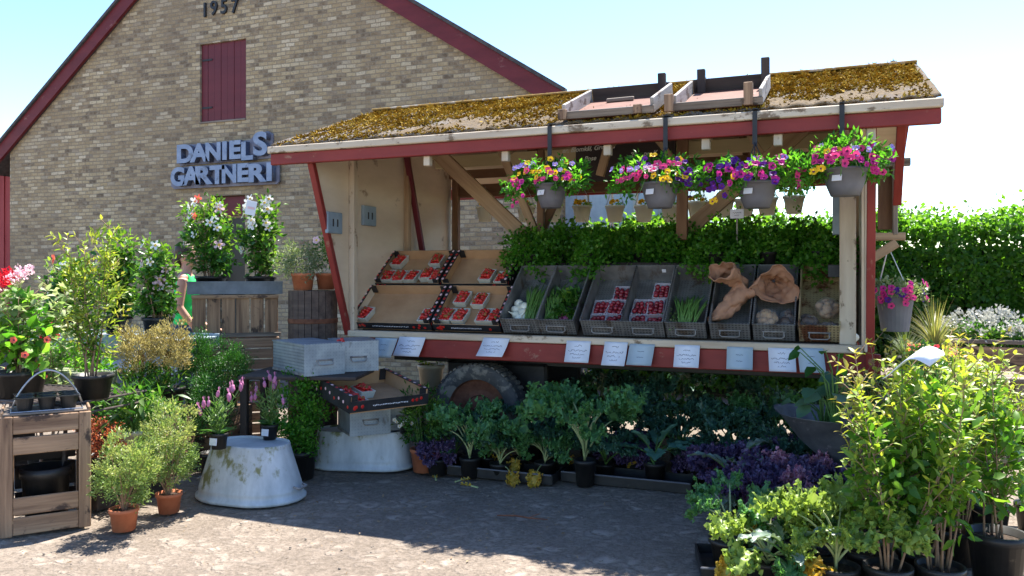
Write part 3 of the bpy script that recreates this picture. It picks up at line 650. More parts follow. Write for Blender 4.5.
# diagonal braces
bwood = M['woodpale']
def br(a, b, v, w_, t_=.05, m=None): return beam('brace', wg, m or bwood, pv(*a, v), pv(*b, v), t_, w_, .005, (0, 1, 0)) 
def brace(a, b, v, w_, m=None):
    p, q = pv(*a, v), pv(*b, v); x = (q - p).normalized(); y = Vector((0, 1, 0)); z = x.cross(y)
    bm = bevbox((q - p).length, .05, w_, .004); me = bpy.data.meshes.new('brace'); bm.to_mesh(me); bm.free(); me.materials.append(m or bwood)
    o = link('brace', me, wg); Mx = Matrix((x, y, z)).transposed().to_4x4(); Mx.translation = (p + q) / 2; o.matrix_local = Mx
brace((430, 146), (541, 252), .88, .13); brace((497, 140), (541, 246), .94, .07)
brace((560, 190), (528, 262), 1.1, .07, M['woodbrown'])
brace((806, 126), (672, 244), .88, .12); brace((745, 128), (776, 176), .9, .05, M['woodpale']); brace((610, 140), (600, 176), .9, .07)
brace((683, 128), (682, 240), .7, .085, M['woodbrown']); brace((541, 150), (541, 250), .95, .06, M['woodbrown'])
brace((648, 128), (690, 180), 1.0, .05)
# blackboard with chalk
bb = pv(628, 163, 1.2); a_, b_ = pv(576, 140, 1.2), pv(676, 178, 1.2)
bo = box('blackboard', wg, M['board'], ((a_.x + b_.x) / 2, 1.2, (a_.z + b_.z) / 2), (b_.x - a_.x, .02, a_.z - b_.z))
def chalk(txt, px, py, hpx, rot=0, parent=None, v=1.18, m='chalk', ital=.35):
    cu = bpy.data.curves.new('t', 'FONT'); cu.body = txt; p = pv(px, py, v); dep = (p - CAM).dot(FW); cu.size = hpx * dep / F / .7; cu.extrude = .0008; cu.shear = ital; cu.offset = .001
    o = bpy.data.objects.new('t', cu); C.objects.link(o); dg = bpy.context.evaluated_depsgraph_get(); me = bpy.data.meshes.new_from_object(o.evaluated_get(dg)); bpy.data.objects.remove(o)
    me.materials.clear(); me.materials.append(M[m]); return link('writing', me, parent, p, (R(90), rot, 0))
for t_, px, py, h in (('er, Blomkål, Grønkål', 562, 153, 4.5), ('Pose', 584, 161, 4.5), ('20,-  pr  K', 630, 157, 4.5)):
    o = chalk(t_, px, py, h, -.03); o.parent = bo; o.matrix_parent_inverse = Matrix.Identity(4)
    o.matrix_basis = bo.matrix_basis.inverted() @ o.matrix_basis
# slanted display rack and the herb shelf behind it
rk = MB(); rk.add([(X0 + .03, .10, .985), (X1 - .14, .10, .985), (X1 - .14, .86, 1.63), (X0 + .03, .86, 1.63)], [(0, 1, 2, 3)])
o = put('display_rack', rk, M['wooddark'], wg); m_ = o.modifiers.new('s', 'SOLIDIFY'); m_.thickness = .015; m_.offset = -1
sx0 = pv(508, 260, .7).x
box('herb_shelf', wg, M['wooddark'], ((sx0 + X1) / 2 - .08, 1.02, 1.52), (X1 - sx0 - .1, .4, .03)); box('shelf_board', wg, M['wooddark'], ((sx0 + X1) / 2 - .08, .66, 1.50), (X1 - sx0 - .16, .02, .10))
box('tray_rail', wg, M['creamplastic'], ((X0 + sx0) / 2 + .05, .44, 1.33), (sx0 - X0 - .1, .03, .02))
# folded hatch and bracket outside the right end
hx = X1 + .11
box('hatch_board', wg, M['woodgrey'], (hx + .09, .12, 1.94), (.03, .10, .46)); box('hatch_board', wg, M['woodbrown'], (hx + .05, .16, 1.98), (.12, .03, .46)); box('hatch_board', wg, M['woodgrey'], (hx + .10, .10, 2.18), (.16, .05, .05))
box('hatch_board', wg, M['woodpale'], (hx + .06, .10, 1.70), (.18, .05, .05)); beam('bracket', wg, M['woodpale'], (hx - .06, .1, 1.55), (hx + .10, .1, 1.66), .05, .06)
# fuse box and drawer hanging on the inside of the right post
p = pv(838, 216, .3); box('fuse_box', wg, M['steelblue'], (p.x - .0, .3, p.z), (.07, .12, .26)); 
p = pv(843, 271, .2); fb = box('till_drawer', wg, M['black'], (p.x - .01, .2, p.z), (.17, .16, .085)); box('knob', fb, M['creamplastic'], (0, -.085, 0), (.018, .02, .018))
# moss on the roof
def moss():
    n = 90000; x = rng.uniform(RX0 + .03, RX1 - .03, n); y = rng.uniform(EY - .02, RY + .05, n)
    def nz(a, b):
        return np.sin(a * 2.1 + 1.7 * np.sin(b * 2.3)) + np.sin(b * 5.1 + 1.3 * np.sin(a * 3.7 + 1)) * .8 + .6 * np.sin(a * 9.3 + b * 7.7) + .4 * np.sin(a * 17 - b * 13)
    low = (y - EY) / 1.5
    dens = nz(x, y) * .35 + 1.0 + low * .35 - np.where(x > 1.1, .25, 0) - np.exp(-((x + .9) / .55) ** 2 - ((low - .12) / .2) ** 2) * .8 - np.exp(-((x - 1.75) / .45) ** 2 - ((low - .1) / .3) ** 2) * .75 + np.exp(-((x - 2.0) / .5) ** 2 - ((low - .55) / .2) ** 2) * 1.0
    k = dens + rng.normal(size=n) * .18 > .35; x = x[k]; y = y[k]
    z = EZ + (y - EY) * (RZ - EZ) / (RY - EY) + .03 + .007 * np.cos(2 * np.pi * (x - RX0) / ((RX1 - RX0) / int((RX1 - RX0) / .15)))
    P = np.column_stack([x, y, z + .002]); D = rng.normal(size=P.shape) * np.array([1, 1, .45]) + np.array([0, 0, .25])
    return link('moss', leafmesh('moss', L['moss'], P, D, np.array([0, 0, 1.]) + rng.normal(size=P.shape) * .5, rng.uniform(.010, .030, len(P)) * (1 + .6 * (nz(x * 4, y * 4) > .6)), rng.uniform(.010, .024, len(P)), .5 + .25 * nz(x * 3, y * 3) * .4 + rng.normal(size=len(P)) * .2), wg)
kind(moss(), 'stuff')

# ---------------------------------------------------------------- goods on the wagon
TH = R(40); cT, sT = math.cos(TH), math.sin(TH)
def open_crate(w_, l, h, t=.006, rim=.008):
    mb = MB(); mb.box((0, l / 2, t / 2), (w_, l, t)); mb.box((0, t / 2, h / 2), (w_, t, h)); mb.box((0, l - t / 2, h / 2), (w_, t, h))
    for s in (-1, 1): mb.box((s * (w_ / 2 - t / 2), l / 2, h / 2), (t, l - 2 * t, h))
    mb.box((0, -.001, h), (w_ + .004, rim, rim))
    for s in (-1, 1): mb.box((s * (w_ / 2), l / 2, h + .002), (rim, l, rim * .8))
    mb.box((0, l, h + .001), (w_ + .003, rim, rim)); return mb
def handle(parent, w_, z, y=-.004):
    h = MB(); a = w_ * .24; pts = [(-a, y, z + .03), (-a * 1.05, y - .02, z + .008), (-a * .8, y - .024, z - .004), (a * .8, y - .024, z - .004), (a * 1.05, y - .02, z + .008), (a, y, z + .03)]
    h.tube(pts, .004, 6); h.box((0, y + .001, z + .03), (w_ * .56, .004, .014)); put('handle', h, M['zincdark'], parent, smooth=True)
DR = [(501, 540), (537, 576), (581, 624), (622, 665), (665, 707), (709, 751), (752, 796), (798, 841)]
what = ['white onions and spring onions', 'dark green leaves and purple onions', 'small punnets of dark red fruit', 'stacked punnets of red fruit', 'a bunch of green spears', 'a crumpled brown paper sack', 'a brown sack over bagged potatoes', 'dark bags of potatoes']
DT = []; 
for i, (a, b) in enumerate(DR):
    xa, xb = pv(a + 1, 335, .03).x, pv(b - 1, 335, .03).x; W_ = xb - xa; rust = i == 7
    t = thing('metal_crate', ('rusty cream-fronted' if rust else 'grey') + ' tilted metal drawer holding ' + what[i], 'crate', ((xa + xb) / 2, .075, 1.002), 0, 'tilted metal drawers on the wagon counter', (TH, 0, 0))
    put('body', open_crate(W_, .63, .15), M['drawerrust' if rust else 'drawer'], t)
    handle(t, W_, .055)
    if i in (3,): box('paper_tag', t, M['paper'], (.06, .615, .11), (.03, .003, .03))
    DT.append((t, W_))
bpy.context.view_layer.update()
def loc_in(i, x, y, z):
    t = DT[i][0]; return t.location + Euler((TH, 0, 0)).to_matrix() @ Vector((x, y, z))
rg = random.Random(11)
# spheres of produce: one object each
def veg(name, mesh, i, x, y, z, label, cat, group, s=1, rot=None):
    o = link(name, mesh, None, loc_in(i, x, y, z), rot or (rg.uniform(0, 3), rg.uniform(0, 3), rg.uniform(0, 3)), s); tag(o, label, cat, group); return o
on = MB(); on.lathe([(.0005, -.03), (.02, -.026), (.031, -.005), (.028, .016), (.012, .030), (.005, .045), (.003, .07)], 12)
onm = on.mesh('onion', M['whiteveg'], True); onp = on.mesh('purple_onion', M['purpleveg'], True)
spots = [(-.09, .26, .07), (-.10, .20, .06), (-.05, .22, .07), (-.08, .14, .06), (-.02, .16, .07), (.01, .11, .06), (-.04, .09, .07), (-.09, .06, .05), (.03, .06, .06), (-.03, .045, .05), (.07, .045, .05), (-.02, .20, .09)]
for x, y, z in spots: veg('onion', onm, 0, x, y, z, 'round white onion heaped in the leftmost metal drawer', 'onion', 'white onions in the first drawer', rg.uniform(1.05, 1.35))
def spears(i, x0, n, label, cat, l=.3, mat='green', y0=.05, r=.006, spread=.04, z=.05, tipleaf=False):
    t = thing(cat.replace(' ', '_'), label, cat, loc_in(i, x0, y0, z), 0, None, (TH, 0, 0)); q = MB()
    for k in range(n):
        a = rg.uniform(-spread, spread); c = rg.uniform(-.12, .12); h = rg.uniform(0, .05); ll = l * rg.uniform(.75, 1.1)
        q.tube([(a, 0, h), (a + c * .3, ll * .4, h + .02), (a + c * .6, ll * .75, h + .035), (a + c * .9, ll, h + .03)], [r * .8, r, r, r * .3], 5)
    put('stalks', q, M[mat], t, smooth=True); return t
spears(0, .06, 46, 'bundle of green spring onion tops beside the white onions', 'spring onions', .36)
def leafy(i, x0, y0, label, cat, mat='parsley', r=(.09, .16, .05), K=16, per=30, Ln=.06, Wd=.035, z=.07):
    t = thing(cat.replace(' ', '_'), label, cat, loc_in(i, x0, y0, z), 0, None, (TH, 0, 0)); bush('leaves', t, L[mat], (0, 0, 0), r, K, per, .02, Ln, Wd); return t
leafy(1, .04, .25, 'dark leafy greens lying in the second metal drawer', 'leafy greens', 'mand'); spears(1, -.07, 24, 'dark green stalks along the second drawer left side', 'green stalks', .34, y0=.08)
for x, y, z in [(-.07, .05, .05), (-.02, .045, .05), (.02, .06, .06), (.06, .05, .05), (.0, .1, .07), (.05, .1, .07)]:
    o_ = veg('onion', onp if rg.random() < .65 else onm, 1, x, y, z, 'small onion bulb at the front of the second drawer', 'onion', 'small bulbs in the second drawer', .85)
def punnet_mesh(w_=.115, l=.17, h=.055, fl=.82):
    mb = MB(); a, b = w_ / 2, l / 2; c, d = a * fl, b * fl; t = .005
    o = [(-c, -d, 0), (c, -d, 0), (c, d, 0), (-c, d, 0), (-a, -b, h), (a, -b, h), (a, b, h), (-a, b, h)]
    i = [(-c + t, -d + t, t), (c - t, -d + t, t), (c - t, d - t, t), (-c + t, d - t, t), (-a + t * 1.6, -b + t * 1.6, h), (a - t * 1.6, -b + t * 1.6, h), (a - t * 1.6, b - t * 1.6, h), (-a + t * 1.6, b - t * 1.6, h)]
    mb.add(o + i, [(3, 2, 1, 0), (0, 1, 5, 4), (1, 2, 6, 5), (2, 3, 7, 6), (3, 0, 4, 7), (8, 9, 10, 11), (8, 12, 13, 9), (9, 13, 14, 10), (10, 14, 15, 11), (11, 15, 12, 8), (4, 5, 13, 12), (5, 6, 14, 13), (6, 7, 15, 14), (7, 4, 12, 15)]); return mb
clearp = NT('clear_plastic'); clearp.b.inputs['Base Color'].default_value = (.75, .7, .8, 1); clearp.b.inputs['Roughness'].default_value = .15; clearp.b.inputs['Alpha'].default_value = .35; clearp = clearp.m
PMp = punnet_mesh().mesh('punnet', M['punnet']); PMc = punnet_mesh(.125, .17, .055).mesh('punnet', clearp)
be = MB(); be.lathe([(.0005, -.019), (.007, -.015), (.013, -.003), (.0155, .007), (.012, .014), (.0005, .016)], 8); bem = be.mesh('strawberry', M['berry'], True)
cal = MB()
for k in range(5): a = k * 1.257; cal.add([(0, 0, .016), (.009 * math.cos(a - .35), .009 * math.sin(a - .35), .0175), (.015 * math.cos(a), .015 * math.sin(a), .015), (.009 * math.cos(a + .35), .009 * math.sin(a + .35), .0175)], [(0, 1, 2, 3)])
calm = cal.mesh('calyx', M['green'])
fr_ = MB(); fr_.ball((0, 0, 0), .014, n=8, m=6); frm = fr_.mesh('fruit', M['cherrydark'], True)
def punnet(mat_world, label, grp, flabel, fgrp, kind_='strawberry', n=14, fill=1.0, name='strawberry_punnet', pm=None, rng_=None):
    o = link(name, pm or PMp); o.matrix_world = mat_world; tag(o, label, 'punnet', grp)
    cols = 4; rows = 5; q = MB()
    for a in range(cols):
        for b_ in range(rows):
            if rg.random() < min(1, fill * 1.3): q.ball(((a - 1.5) * .024 + rg.uniform(-.003, .003), (b_ - 2) * .029 + rg.uniform(-.004, .004), .046 + rg.uniform(-.004, .003)), .0145, (1, 1, 1), 8, 6)
    if q.f: kind(put('lower_strawberries', q, M['berry'], o, smooth=True), 'stuff')
    for lay in (1,):
        for j in range(rows - lay):
            for i in range(cols - lay):
                if rg.random() > min(1, fill * 1.3): continue
                x = (i - (cols - lay - 1) / 2) * .024 + rg.uniform(-.004, .004); y = (j - (rows - lay - 1) / 2) * .029 + rg.uniform(-.004, .004); z = .048 + lay * .017 + rg.uniform(-.003, .004)
                b = link(kind_, bem if kind_ == 'strawberry' else frm)
                b.matrix_world = mat_world @ Matrix.Translation((x, y, z)) @ Euler((rg.uniform(-1.6, 1.6), rg.uniform(-1.6, 1.6), rg.uniform(0, 6))).to_matrix().to_4x4() @ Matrix.Scale(rg.uniform(.85, 1.15), 4)
                tag(b, flabel, 'strawberry' if kind_ == 'strawberry' else 'fruit', fgrp)
                if kind_ == 'strawberry' and lay == 1: link('calyx', calm, b)
    return o
BG = 'strawberries in the white punnets'
for i in (2, 3):
    base = DT[i][0].matrix_world
    pos = [(-.06, .09, .008), (.06, .09, .008), (.055, .24, .02), (-.06, .24, .01)] if i == 2 else [(-.06, .09, .008), (.06, .09, .008), (.06, .21, .05), (-.06, .24, .02), (.08, .38, .06)]
    if i == 2: pos.append((.07, .39, .02))
    w8 = ['front left', 'front right', 'middle right', 'middle left', 'rearmost']
    for j, (x, y, z) in enumerate(pos):
        o = link('plastic_punnet', PMc); o.matrix_world = base @ Matrix.Translation((x, y, z)) @ Matrix.Rotation(rg.uniform(-.15, .15), 4, 'Z')
        tag(o, 'clear plastic punnet of red fruit, %s in the %s metal drawer' % (w8[j], 'third' if i == 2 else 'fourth'), 'punnet', 'plastic punnets of red fruit')
        q = MB()
        for a in range(3):
            for b in range(4): q.ball(((a - 1) * .036 + rg.uniform(-.005, .005), (b - 1.5) * .032 + rg.uniform(-.006, .006), .040 + rg.uniform(-.008, .012)), rg.uniform(.017, .022), n=8, m=6)
        fo = put('fruit_filling', q, M['cherrydark'], o, smooth=True); fo['kind'] = 'stuff'
spears(4, .0, 48, 'bunch of fresh green spears in the fifth drawer', 'asparagus bunch', .26, y0=.04, r=.007, spread=.055, z=.06)
t_ = leafy(4, -.10, .10, 'pale budding stalks left of the green spears', 'sprout stalks', 'varieg', (.03, .09, .04), 10, 16, .02, .014, .07)
# paper sacks: crumpled open tubes
def sack(loc, rot, l, r, label, seed, flat=.75, bend=0.):
    t = thing('paper_sack', label, 'paper sack', loc, 0, 'brown paper sacks in the drawers', rot); q = MB(); rs = random.Random(seed); n = 22; m = 16; vs = []
    for j in range(m + 1):
        s = j / m; rr = r * (.35 + .65 * min(1, s * 3.0)) * (1 - .22 * math.sin(s * 5)) * (1 + (.15 if s > .93 else 0))
        if j == 0: rr = r * .12
        for i in range(n):
            a = 2 * PI * i / n; k = 1 + .13 * math.sin(3 * a + s * 7 + seed) + .07 * math.sin(7 * a - s * 15) + rs.uniform(-.07, .07) + .10 * abs(math.sin(2.5 * a + 9 * s + seed))
            vs.append((math.cos(a) * rr * k, s * l + .015 * math.sin(5 * a + seed), math.sin(a) * rr * k * flat + bend * math.sin(s * PI)))
    q.add(vs, [(j * n + i, j * n + (i + 1) % n, (j + 1) * n + (i + 1) % n, (j + 1) * n + i) for j in range(m) for i in range(n)])
    o = put('sack_skin', q, M['sack'], t, smooth=True); sb_ = o.modifiers.new('u', 'SUBSURF'); sb_.levels = 1; sb_.render_levels = 1; tx = bpy.data.textures.new('crumple', 'CLOUDS'); tx.noise_scale = .07; tx.noise_depth = 2; dm = o.modifiers.new('d', 'DISPLACE'); dm.texture = tx; dm.strength = .07; dm.texture_coords = 'LOCAL'
    md = o.modifiers.new('s', 'SOLIDIFY'); md.thickness = .006
    ro = MB(); ro.tube([(math.cos(a) * r * .95, l, math.sin(a) * r * flat * .95) for a in [2 * PI * i / 20 for i in range(21)]], .011, 6)
    return t
def lump(loc, rx, label, mat, seed, dims, name='potato_bag', cat='potato bag', grp='bags of potatoes in the drawers'):
    t = thing(name, label, cat, loc, 0, grp, rx); rs = random.Random(seed); q = MB()
    for k in range(26):
        d = Vector((rs.gauss(0, 1), rs.gauss(0, 1), rs.gauss(0, 1))).normalized(); p = Vector((d.x * dims[0], d.y * dims[1], d.z * dims[2]))
        q.ball(p * .72, rs.uniform(.022, .032), (1, rs.uniform(.75, 1), .9), 8, 6)
    fo = put('potatoes', q, M[mat], t, smooth=True); fo['kind'] = 'stuff'
    f = MB(); f.ball((0, 0, 0), 1, (dims[0] * 1.12, dims[1] * 1.12, dims[2] * 1.12), 16, 10, jit=.05, rg=rs); put('plastic_film', f, clearfilm, t, smooth=True)
k_ = NT('clear_film'); k_.b.inputs['Base Color'].default_value = (.7, .68, .68, 1); k_.b.inputs['Roughness'].default_value = .12; k_.b.inputs['Alpha'].default_value = .10; clearfilm = k_.m
sack(loc_in(5, -.15, .10, .09), (TH, 0, -1.05), .34, .08, 'crumpled brown paper sack lying across the sixth drawer front', 2, .6, -.03)
sack(loc_in(5, .07, .36, .16), (TH - .2, .1, 2.5), .25, .08, 'upright brown paper sack with folded top in the sixth drawer', 5, .6, .02)
sack(loc_in(6, -.02, .44, .16), (-.25, -.2, 3.35), .17, .095, 'wide-mouthed brown paper sack at the back of the seventh drawer', 9, .85)
lump(loc_in(6, -.05, .10, .10), (TH, 0, 0), 'pale potato bag at the front of the seventh drawer', 'potato', 1, (.075, .09, .06))
lump(loc_in(6, .08, .13, .06), (TH, 0, 0), 'dark potato bag half hidden on the right of the seventh drawer', 'cherrydark' if 0 else 'tarbark', 2, (.06, .1, .05))
lump(loc_in(7, .05, .24, .09), (TH, 0, .3), 'round bag of brown potatoes in the middle of the rusty drawer', 'potato', 3, (.075, .08, .06))
lump(loc_in(7, -.08, .11, .06), (TH, 0, 0), 'low dark bag of potatoes at the left of the rusty drawer', 'tarbark', 4, (.07, .08, .045))
lump(loc_in(7, .06, .07, .05), (TH, 0, 0), 'low dark bag of potatoes at the front of the rusty drawer', 'tarbark', 5, (.08, .05, .045))
p = pv(849, 300, .16); lump((p.x, .2, 1.19), (TH - .5, 0, 0), 'tall narrow net of brown potatoes beside the right wagon post', 'potato', 6, (.045, .06, .15), 'potato_net', 'potato net', None)
lump((p.x + .0, .08, 1.04), (0, 0, 0), 'small pale bag at the foot of the right wagon post', 'whiteveg', 8, (.045, .03, .035), 'garlic_bag', 'garlic bag', None)
# strawberry cartons
def carton(name_, xa, xb, y, z, th, l, h, label, rz=0, loc=None):
    W_ = xb - xa; t = thing('fruit_carton', label, 'carton', loc or ((xa + xb) / 2, y, z), 0, 'black printed fruit cartons', (th, 0, rz)); e = .008
    q = MB(); q.box((0, l / 2, .004), (W_, l, .008)); q.box((0, l - e / 2, h / 2), (W_, e, h)); q.box((0, e / 2 + .001, h * .4), (W_, e, h * .62))
    for s in (-1, 1): q.box((s * (W_ / 2 - e / 2), l / 2, h / 2), (e, l - 2 * e - .002, h))
    put('cardboard_inside', q, M['carton'], t)
    b = MB(); b.box((0, -.002, h * .4), (W_ + .006, .003, h * .66)); 
    for s in (-1, 1):
        b.box((s * (W_ / 2 + .002), l / 2, h * .53), (.003, l, h * 1.04)); b.box((s * (W_ / 2 - .012), l / 2, h + .004), (.034, l * .98, .004))
        for yy in (0.02, l - .02): b.box((s * (W_ / 2 - .03), yy, h * .6 + .01), (.06, .006, h * .75))
    bo_ = put('printed_black_side', b, M['black'], t)
    pr = MB(); rs = random.Random(int(W_ * 999)); 
    for k in range(22):      # small row of white lettering marks
        pr.box((-W_ * .22 + k * W_ * .021, -.0045, h * .38 + rs.uniform(-.002, .002)), (W_ * .012, .001, .010 * rs.uniform(.6, 1)))
    put('printed_lettering', pr, M['paper'], t)
    rd = MB(); pk = MB()
    for k in range(7):
        x = rs.choice([-.44, -.39, -.34, .30, .36, .42]) * W_ + rs.uniform(-.01, .01); rd.ball((x, -.004, h * .4 + rs.uniform(-.018, .018)), .013, (1, .12, 1), 8, 5)
    for s in (-1, 1):
        for k in range(9):
            yy = l * (k + .5) / 9; (rd if k % 2 else pk).ball((s * (W_ / 2 - .012), yy, h + .007), .012, (1, 1.2, .12), 8, 5)
            (pk if k % 3 else rd).ball((s * (W_ / 2 + .0035), yy, h * .5 + rs.uniform(-.02, .02)), .012, (.12, 1, 1), 8, 5)
    put('printed_pattern', rd, M['berry'], t, smooth=True); put('printed_pattern', pk, PTwhite, t, smooth=True)
    return t, W_
PTwhite = surf('print_pink', (.72, .45, .48), (.8, .6, .6), 8, bump=0)
xa, xb = pv(353, 327, .07).x, pv(432, 327, .07).x; xc, xd_ = pv(435, 329, .07).x, pv(501, 331, .07).x
LL = carton('c', xa, xb, .075, 1.003, TH, .44, .10, 'nearly empty black-sided strawberry carton at the lower left of the counter')
LR = carton('c', xc, xd_, .075, 1.003, TH, .44, .10, 'lower right strawberry carton with six white punnets beside the drawers')
uy = .075 + .44 * cT + .035; uz = 1.003 + .44 * sT + .035
xe, xf = pv(379, 283, uy).x, pv(436, 284, uy).x; xg, xh = pv(448, 284, uy).x, pv(507, 285, uy).x
xe, xf = pv(377, 283, uy).x, pv(441, 284, uy).x; xg, xh = pv(444, 284, uy).x, pv(509, 285, uy).x
UL = carton('c', xe, xf, uy, uz, TH * .95, .44, .10, 'upper left strawberry carton filled with seven punnets')
UR = carton('c', xg, xh, uy, uz, TH * .95, .44, .10, 'upper right strawberry carton with two punnets next to the parsley')
bpy.context.view_layer.update()
pts = {'LL': (LL, [(-.42, .12, 'left corner of the nearly empty lower left carton', .9), (.42, .11, 'right edge of the nearly empty lower left carton', .6)]),
 'LR': (LR, [(-.40, .12, 'front left of the lower right carton', 1), (-.16, .12, 'front row of the lower right carton, second from left', 1), (.20, .12, 'front row of the lower right carton, third from left', 1), (.43, .12, 'front right corner of the lower right carton', .9), (-.26, .33, 'back row of the lower right carton, left one', 1), (.03, .31, 'back row of the lower right carton, right one', 1)]),
 'UL': (UL, [(-.42, .12, 'front left corner of the upper left carton', .9), (-.19, .11, 'front row of the upper left carton, second from left', 1), (.0, .12, 'front row of the upper left carton, middle', .9), (.22, .15, 'front row of the upper left carton, fourth from left', 1), (.43, .12, 'front right corner of the upper left carton', .8), (-.36, .34, 'back left of the upper left carton', 1), (.24, .35, 'back right of the upper left carton', 1)]),
 'UR': (UR, [(.12, .13, 'middle of the upper right carton', 1), (.40, .10, 'right corner of the upper right carton under the parsley', .8)])}
for k, ((t, W_), lst) in pts.items():
    for fx, y, where, fill in lst:
        x = max(-W_ / 2 + .075, min(W_ / 2 - .075, fx * W_)); Mx = t.matrix_world @ Matrix.Translation((x, y, .012)) @ Matrix.Rotation(rg.uniform(-.12, .12), 4, 'Z') @ Matrix.Rotation(-.12, 4, 'X')
        punnet(Mx, 'white strawberry punnet, ' + where, 'white strawberry punnets', 'red strawberry heaped in a white punnet on the counter', BG, fill=fill * .72)

# price signs clipped under the counter lip
def price(px0, px1, ytop, ybot, label, grey=False, skew=0, curl=.015, seed=0, y=-.045, lines=3):
    a = pv((px0 + px1) / 2, ytop, y); b = pv((px0 + px1) / 2, ybot, y); W_ = pv(px1, ytop, y).x - pv(px0, ytop, y).x; H = a.z - b.z
    t = thing('price_sign', label, 'price sign', (a.x, y, a.z), 0, 'price signs along the counter'); q = MB(); n = 8; vs = []
    f = lambda s: (skew * s * .5, -.005 - curl * s * s - .02 * s, -H * s)
    for j in range(n + 1):
        s = j / n; o = f(s)
        for sx in (-.5, .5): vs.append((sx * W_ + o[0], o[1], o[2]))
    q.add(vs, [(2 * j, 2 * j + 1, 2 * j + 3, 2 * j + 2) for j in range(n)])
    o = put('sheet', q, M['greypaper' if grey else 'paper'], t, smooth=True); md = o.modifiers.new('s', 'SOLIDIFY'); md.thickness = .002
    rs = random.Random(seed); w2 = MB()
    rows = ([(.22, .3), (.45, .8), (.62, .6), (.78, .35)] if not grey else [(.35, .3), (.62, .28)])[:4]
    for s0, wid in rows:
        x = -W_ * wid / 2; pts_ = []
        while x < W_ * wid / 2:
            o_ = f(s0); pts_.append((x + o_[0], o_[1] - .003, o_[2] + rs.uniform(-.008, .008) * (.35 if grey else 1))); x += .006
        if len(pts_) > 2: w2.tube(pts_, .0012, 4)
    put('handwriting', w2, M['ink'], t); return t
price(376, 398, 338, 357, 'grey sleeved price sign first from the left under the strawberries', True, -.09, seed=1)
price(400, 426, 337, 356, 'white handwritten price sign beside the first grey sleeve', False, -.09, seed=2)
price(484, 510, 338, 356, 'white price sign hung alone above the wagon wheel', False, -.08, .04, seed=3)
price(567, 591, 341, 362, 'white handwritten price sign under the second metal drawer', False, -.02, seed=4)
price(605, 628, 342, 365, 'white curled price sign paired with a grey sleeve on its right', False, -.03, .03, seed=5)
price(630, 655, 344, 365, 'grey sleeved price sign touching a white sign on its left', True, -.04, seed=6)
price(675, 700, 345, 367, 'white handwritten price sign under the spear drawer', False, -.01, seed=7)
price(727, 753, 347, 369, 'grey sleeved price sign hanging alone under the paper sacks', True, 0, seed=8)
price(768, 795, 348, 371, 'white price sign partly covered by squash leaves', False, .02, seed=9)
price(797, 823, 348, 372, 'grey sleeved price sign last on the right of the counter', True, .04, seed=10)

# herb mass (parsley pots) on the shelf
def herb(px, py, y, rx, rz_, label, K=34, mat='parsley'):
    p = pv(px, py, y); t = thing('parsley_plant', label, 'parsley', (p.x, y, 1.535 if y > .75 else 1.53), 0, 'parsley pots crowded on the herb shelf')
    zc = p.z - t.location.z
    bush('leaves', t, L[mat], (0, 0, zc), (rx, .17, rz_), K, 30, .036, .036, .03, .3)
    bush('foliage', t, L['parsley'], (0, -.03, zc + .02), (rx * 1.15, .22, rz_ * 1.35), max(6, K // 4), 9, .022, .034, .026, .3, .9, vmul=1.3)
    q = MB(); rs = random.Random(int(px))
    for k in range(10): 
        a = rs.uniform(0, 6.28); q.tube([(.02 * math.cos(a), .02 * math.sin(a), .0), (.05 * math.cos(a), .05 * math.sin(a), zc * .6 + .05), (rx * .6 * math.cos(a), .1 * math.sin(a), zc + .03)], .0025, 4)
    put('stalks', q, M['green'], t); pot(t, .06, .09); return t
plac = ['at the far left end of the shelf above the first drawer', 'hanging over the second drawer', 'behind the third drawer', 'behind the fourth drawer', 'right of the wooden middle post', 'behind the spear drawer', 'above the crumpled paper sack', 'behind the small herb label', 'above the potato drawer', 'next to the blue fuse box at the right post']
for i, px in enumerate((525, 560, 600, 640, 672, 705, 740, 772, 804, 832)):
    herb(px, 253 - (9, 1, 6, -3, 4, -4, 8, 0, 5, -2)[i] + (8 if i == 0 else 0), .78, .19, (.16, .20, .14, .18, .17, .15, .20, .15, .19, .15)[i], 'bushy green parsley ' + plac[i], 60)
herb(589, 262, .44, .11, .15, 'parsley tuft drooping in front between the second and third drawers', 30); herb(530, 258, .52, .20, .13, 'parsley sprawling left over the strawberry carton', 30)
herb(716, 262, .50, .20, .12, 'parsley overhanging the back of the sixth drawer', 32); herb(818, 262, .50, .11, .12, 'parsley fringe over the rusty drawer back', 24); herb(768, 254, .56, .14, .10, 'parsley overhanging the seventh drawer', 14)
for i, px in enumerate((575, 625, 680, 730, 790)): herb(px, 240, 1.12, .22, .10, ['sunlit', 'bright', 'glowing', 'backlit', 'yellow-green'][i] + ' parsley in the back row of the herb shelf', 28, 'parsley')
t = thing('herb_label', 'small white handwritten label on a stick in the parsley', 'label', pv(737, 222, .62) - Vector((0, 0, .0)))
beam('stick', t, M['woodwhite'], (0, 0, -.16), (0, 0, .03), .012, .004); box('card', t, M['paper'], (0, -.004, .062), (.10, .004, .07))
q = MB(); q.tube([(-.03 + i * .006, -.008, .07 + .006 * math.sin(i * 2.3)) for i in range(11)], .0012, 4); q.tube([(-.02 + i * .005, -.008, .05 + .005 * math.sin(i * 2.9)) for i in range(8)], .0012, 4); put('handwriting', q, M['ink'], t)

